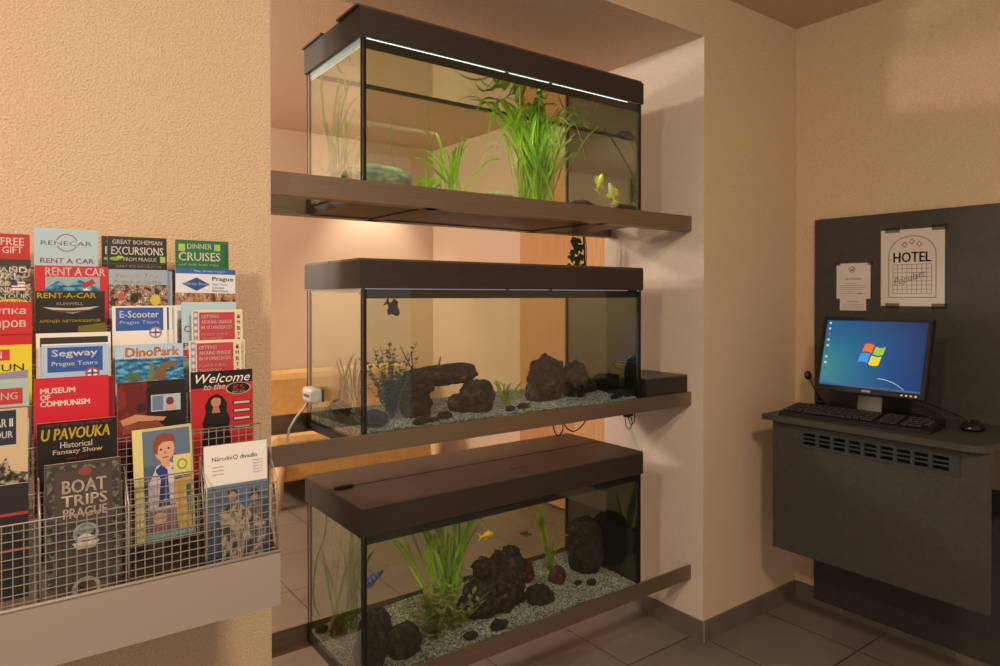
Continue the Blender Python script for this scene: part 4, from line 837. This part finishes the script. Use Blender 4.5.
mb = MB(mat('script_ink', '6A5F58', .7)); add_text(mb, 'Populart', fn2, cx - .056, .066, .112, .034, 0, .45, .012, .30); mb.build('script_print', t)
for ya, z_ in ((1.165, 1.489), (1.01, 1.489), (1.165, 1.212), (1.01, 1.212)):
    MB(m_tape).box((XB - .0011, ya - .05, z_ - .010), (XB - .0008, ya, z_ + .010)).build('tape_strip', t)
t, fn = sheet('smaller white notice with a round mark, upper of two notice sheets', 1.345, 1.217, 1.238, 1.374, XB - .0009)
mb = MB(m_pink)
stroke(mb, fn, [(.060 + .011 * math.cos(a), .112 + .011 * math.sin(a)) for a in [6.2832 * k / 20 for k in range(21)]], .0018)
add_text(mb, 'al', fn, .054, .106, .013, .012, 0, .3, .05)
add_text(mb, 'WI-FI INTERNET', fn, .032, .073, .062, .005, 0, 0, .03)
for k, (a, wd) in enumerate(((.03, .05), (.012, .10), (.012, .10), (.012, .09), (.045, .01), (.012, .1))): stroke(mb, fn, [(a, .058 - k * .0075), (a + wd, .058 - k * .0075)], .0009)
add_text(mb, 'OK', fn, .084, .018, .012, .006, 0, .3, .03)
mb.build('print', t)
for ya in (1.35, 1.228): MB(m_tape).box((XB - .0017, ya - .02, 1.366), (XB - .0014, ya, 1.382)).build('tape_strip', t)
t, fn = sheet('narrow white slip below the smaller notice, lower of two notice sheets', 1.332, 1.233, 1.193, 1.244, XB - .0002)
mb = MB(m_pink); add_text(mb, 'INFORMATION', fn, .028, .032, .045, .004, 0, 0, .02)
for k in range(3): stroke(mb, fn, [(.01, .024 - k * .007), (.09, .024 - k * .007)], .0009)
mb.build('print', t)

# monitor: built upright facing -X, then leaned back
t = thing('computer_monitor', 'black flat monitor showing a blue desktop on the wall desk', 'monitor', (2.45, 1.1, .825))
pv = bpy.data.objects.new('display', None)
def leaned(mb, name, parent):
    M = Matrix.Translation((2.385, 1.1, 1.045)) @ Matrix.Rotation(R(15), 4, 'Y')
    bmesh.ops.transform(mb.bm, matrix=M, verts=mb.bm.verts)
    return mb.build(name, parent)
W2, H2_ = .179, .1325
m_bez = mat('monitor_black', '1A1714', .4)
mb = MB(m_bez); b_ = .013
mb.box((-.008, -W2, -H2_), (.012, -W2 + b_, H2_)).box((-.008, W2 - b_, -H2_), (.012, W2, H2_)).box((-.008, -W2 + b_, H2_ - b_), (.012, W2 - b_, H2_)).box((-.008, -W2 + b_, -H2_), (.012, W2 - b_, -H2_ + .018))
hs = leaned(mb, 'bezel', t)
mb = MB(m_bez).box((.012, -W2 + .004, -H2_ + .004), (.03, W2 - .004, H2_ - .004), 0, .004).box((.03, -.11, -.09), (.055, .11, .08), 0, .012); leaned(mb, 'rear_shell', t)
def screen_mat():
    m = bpy.data.materials.new('blue_desktop'); m.use_nodes = True; nt = m.node_tree; b = nt.nodes['Principled BSDF']
    tc = nt.nodes.new('ShaderNodeTexCoord'); mp = nt.nodes.new('ShaderNodeMapping')
    nt.links.new(tc.outputs['Generated'], mp.inputs['Vector'])
    # generated y runs along the width (0 = right of the picture), z up the height
    mp.inputs['Location'].default_value = (0, -.95, -.25); mp.inputs['Scale'].default_value = (0, .95, .8)
    mp.vector_type = 'POINT'
    gr = nt.nodes.new('ShaderNodeTexGradient'); gr.gradient_type = 'SPHERICAL'; nt.links.new(mp.outputs['Vector'], gr.inputs['Vector'])
    r = nt.nodes.new('ShaderNodeValToRGB')
    for k, (p, c) in enumerate(((0, '0C3F88'), (.35, '1767B0'), (.65, '2C90C0'), (1, '58BEBC'))):
        if k > 1: r.color_ramp.elements.new(p)
        r.color_ramp.elements[k].position = p; r.color_ramp.elements[k].color = lin(c)
    nt.links.new(gr.outputs['Fac'], r.inputs['Fac'])
    b.inputs['Base Color'].default_value = (.01, .01, .01, 1); b.inputs['Roughness'].default_value = .3
    nt.links.new(r.outputs['Color'], b.inputs['Emission Color']); b.inputs['Emission Strength'].default_value = .40
    return m
mb = MB(screen_mat()).box((-.004, -W2 + b_, -H2_ + .018), (.0, W2 - b_, H2_ - b_)); sc_ = leaned(mb, 'screen', t)
def em(c, s_=.55): return mat('screen_' + c, c, .4, emit=s_)
sf = lambda a, b: (-.0046, -a, b)      # a to the right seen from the room, b up
mb = MB(em('D9662E'), em('8FBF3C'), em('3F8FD0'), em('E6C23A'), em('9FD0E8', .5))
def wavy(a0, a1, b0, b1, m, off=0):
    N = 8; top = []; bot = []
    for k in range(N + 1):
        u = k / N; a = a0 + (a1 - a0) * u; wv = .005 * math.sin((a + .04) / .08 * 6.28)
        top.append((a + (b1) * .25, b1 + wv)); bot.append((a + b0 * .25, b0 + wv))
    for k in range(N): mb.face([sf(*bot[k]), sf(*bot[k + 1]), sf(*top[k + 1]), sf(*top[k])], m)
wavy(-.034, -.002, .008, .036, 0); wavy(.003, .036, .006, .033, 1); wavy(-.036, -.004, -.028, .003, 2); wavy(.001, .034, -.03, .001, 3)
lg_ = mb; mb = MB(em('9FD0E8', .5))
for k in range(14):
    u0, u1 = k / 14, (k + 1) / 14
    q = lambda u: (.03 + .085 * u, -.078 - .03 * u ** 2.2)
    mb.face([sf(*q(u0)), sf(*q(u1)), sf(q(u1)[0], q(u1)[1] + .0022 * (1 - u1 * .4)), sf(q(u0)[0], q(u0)[1] + .0022)], 0)
leaned(lg_, 'desktop_logo', sc_); leaned(mb, 'desktop_swoosh', sc_)
mb = MB(em('C9D6E0', .35), em('B8584A', .35), em('3E5A8A', .35))
for k in range(9):
    b = .105 - k * .0205; mb.face([sf(-.158, b), sf(-.150, b), sf(-.150, b + .008), sf(-.158, b + .008)], (0, 0, 1, 0, 0, 2, 0, 0, 2)[k])
mb.face([sf(-.166, -.1145), sf(.166, -.1145), sf(.166, -.107), sf(-.166, -.107)], 2)
leaned(mb, 'desktop_icons', sc_)
mb = MB(mat('badge_silver', 'A8A29A', .3, .6)); mb.box((-.0095, -.014, -H2_ + .005), (-.008, .014, -H2_ + .0125)); leaned(mb, 'badge', hs)
for k in range(4):
    mb = MB(mat('button_lit', 'D8C888', .3, emit=.5)); y_ = -.112 - k * .014; mb.box((-.0095, y_ - .003, -H2_ + .006), (-.008, y_ + .003, -H2_ + .010)); leaned(mb, 'button', hs)
m_neck = mat('silver_neck', '6E675E', .4, .7)
mb = MB(m_neck); mb.prism([(2.395, .838), (2.405, .838), (2.445, 1.03), (2.43, 1.03)], 1.075, 1.155, axis='y'); mb.build('neck', t)
mb = MB(m_bez); mb.prism([(2.36, .99), (2.55, .99), (2.57, 1.02), (2.57, 1.18), (2.55, 1.21), (2.38, 1.21), (2.36, 1.18)], .825, .838, axis='z'); mb.build('foot', t)
# keyboard
t = thing('keyboard', 'black keyboard on the front edge of the wall desk', 'keyboard', (2.225, 1.345, .825), rz=R(-90 + 6.0))
m_key = mat('key_black', '2A2622', .45)
KL, KD = .47, .165
mb = MB(m_bez); mb.prism([(0, 0), (0, .012), (.02, .017), (KD - .01, .030), (KD, .026), (KD, 0)], 0, KL, axis='x'); mb.build('body', t, world=False)
km = None; cnt = 0
rows = [(.022, 'n'), (.046, 'n'), (.068, 'n'), (.090, 'n'), (.112, 'n'), (.140, 'f')]
for ri_, (yy, kind) in enumerate(rows):
    xs = [.012 + .0195 * k for k in range(15)] + [.316 + .0195 * k for k in range(3)] + [.386 + .0195 * k for k in range(4)]
    if ri_ == 0: xs = [.012, .034, .056, None, .222, .244, .266, .285] + [.316, .3355, .355] + [.386, .4055, .425]
    if kind == 'f': xs = xs[:18]
    for x in xs:
        if cnt >= 100: break
        if x is None:
            km2 = MB(m_key).box((.08, yy - .008, .0), (.218, yy + .008, .007), 0, .0015)
            bmesh.ops.translate(km2.bm, verts=km2.bm.verts, vec=(0, 0, .017)); km2.build('key', t, world=False); continue
        if km is None:
            ko = MB(m_key).box((0, -.008, 0), (.017, .008, .007), 0, .0015).build('key', t, world=False); km = ko
        else:
            ko = km.copy(); COL.objects.link(ko); ko.parent = t
        ko.location = (x, yy, .0165 + (yy - .02) * .11); cnt += 1
# mouse
t = thing('computer_mouse', 'black computer mouse at the right end of the wall desk', 'mouse', (2.47, .83, .825))
mb = MB(mat('mouse_black', '14110F', .22)); mb.ball((2.47, .83, .832), (.050, .030, .026), seg=24)
for v in mb.bm.verts:
    if v.co.z < .8255: v.co.z = .8255
mb.build('shell', t)
mb = MB(m_gr).tube([(2.44, .828, .855), (2.44, .832, .855)], .006, n=10); mb.build('wheel', t)
mb = MB(m_cable); mb.tube([(2.515, .84, .832), (2.55, .86, .830), (2.575, .90, .845), (2.585, .98, .868), (2.595, 1.05, .885), (2.60, 1.1, .88)], .002, n=6); mb.build('cord', t)
# webcam on a bendy stalk
t = thing('webcam', 'small webcam on a thin bendy stalk at the left end of the wall desk', 'webcam', (2.58, 1.418, .825))
MB(m_cable).tube([(2.58, 1.385, .8255), (2.58, 1.385, .845)], [.016, .010], n=14).build('base', t)
MB(m_cable).tube([(2.58, 1.385, .845), (2.578, 1.40, .87), (2.572, 1.415, .91), (2.566, 1.425, .925)], .0025, n=8).build('stalk', t)
hd = MB(m_bez, m_neck); hd.ball((2.563, 1.425, .935), (.014, .014, .018), 0, 16); hd.ball((2.551, 1.422, .937), (.006, .007, .008), 1, 12); hd.build('head', t)
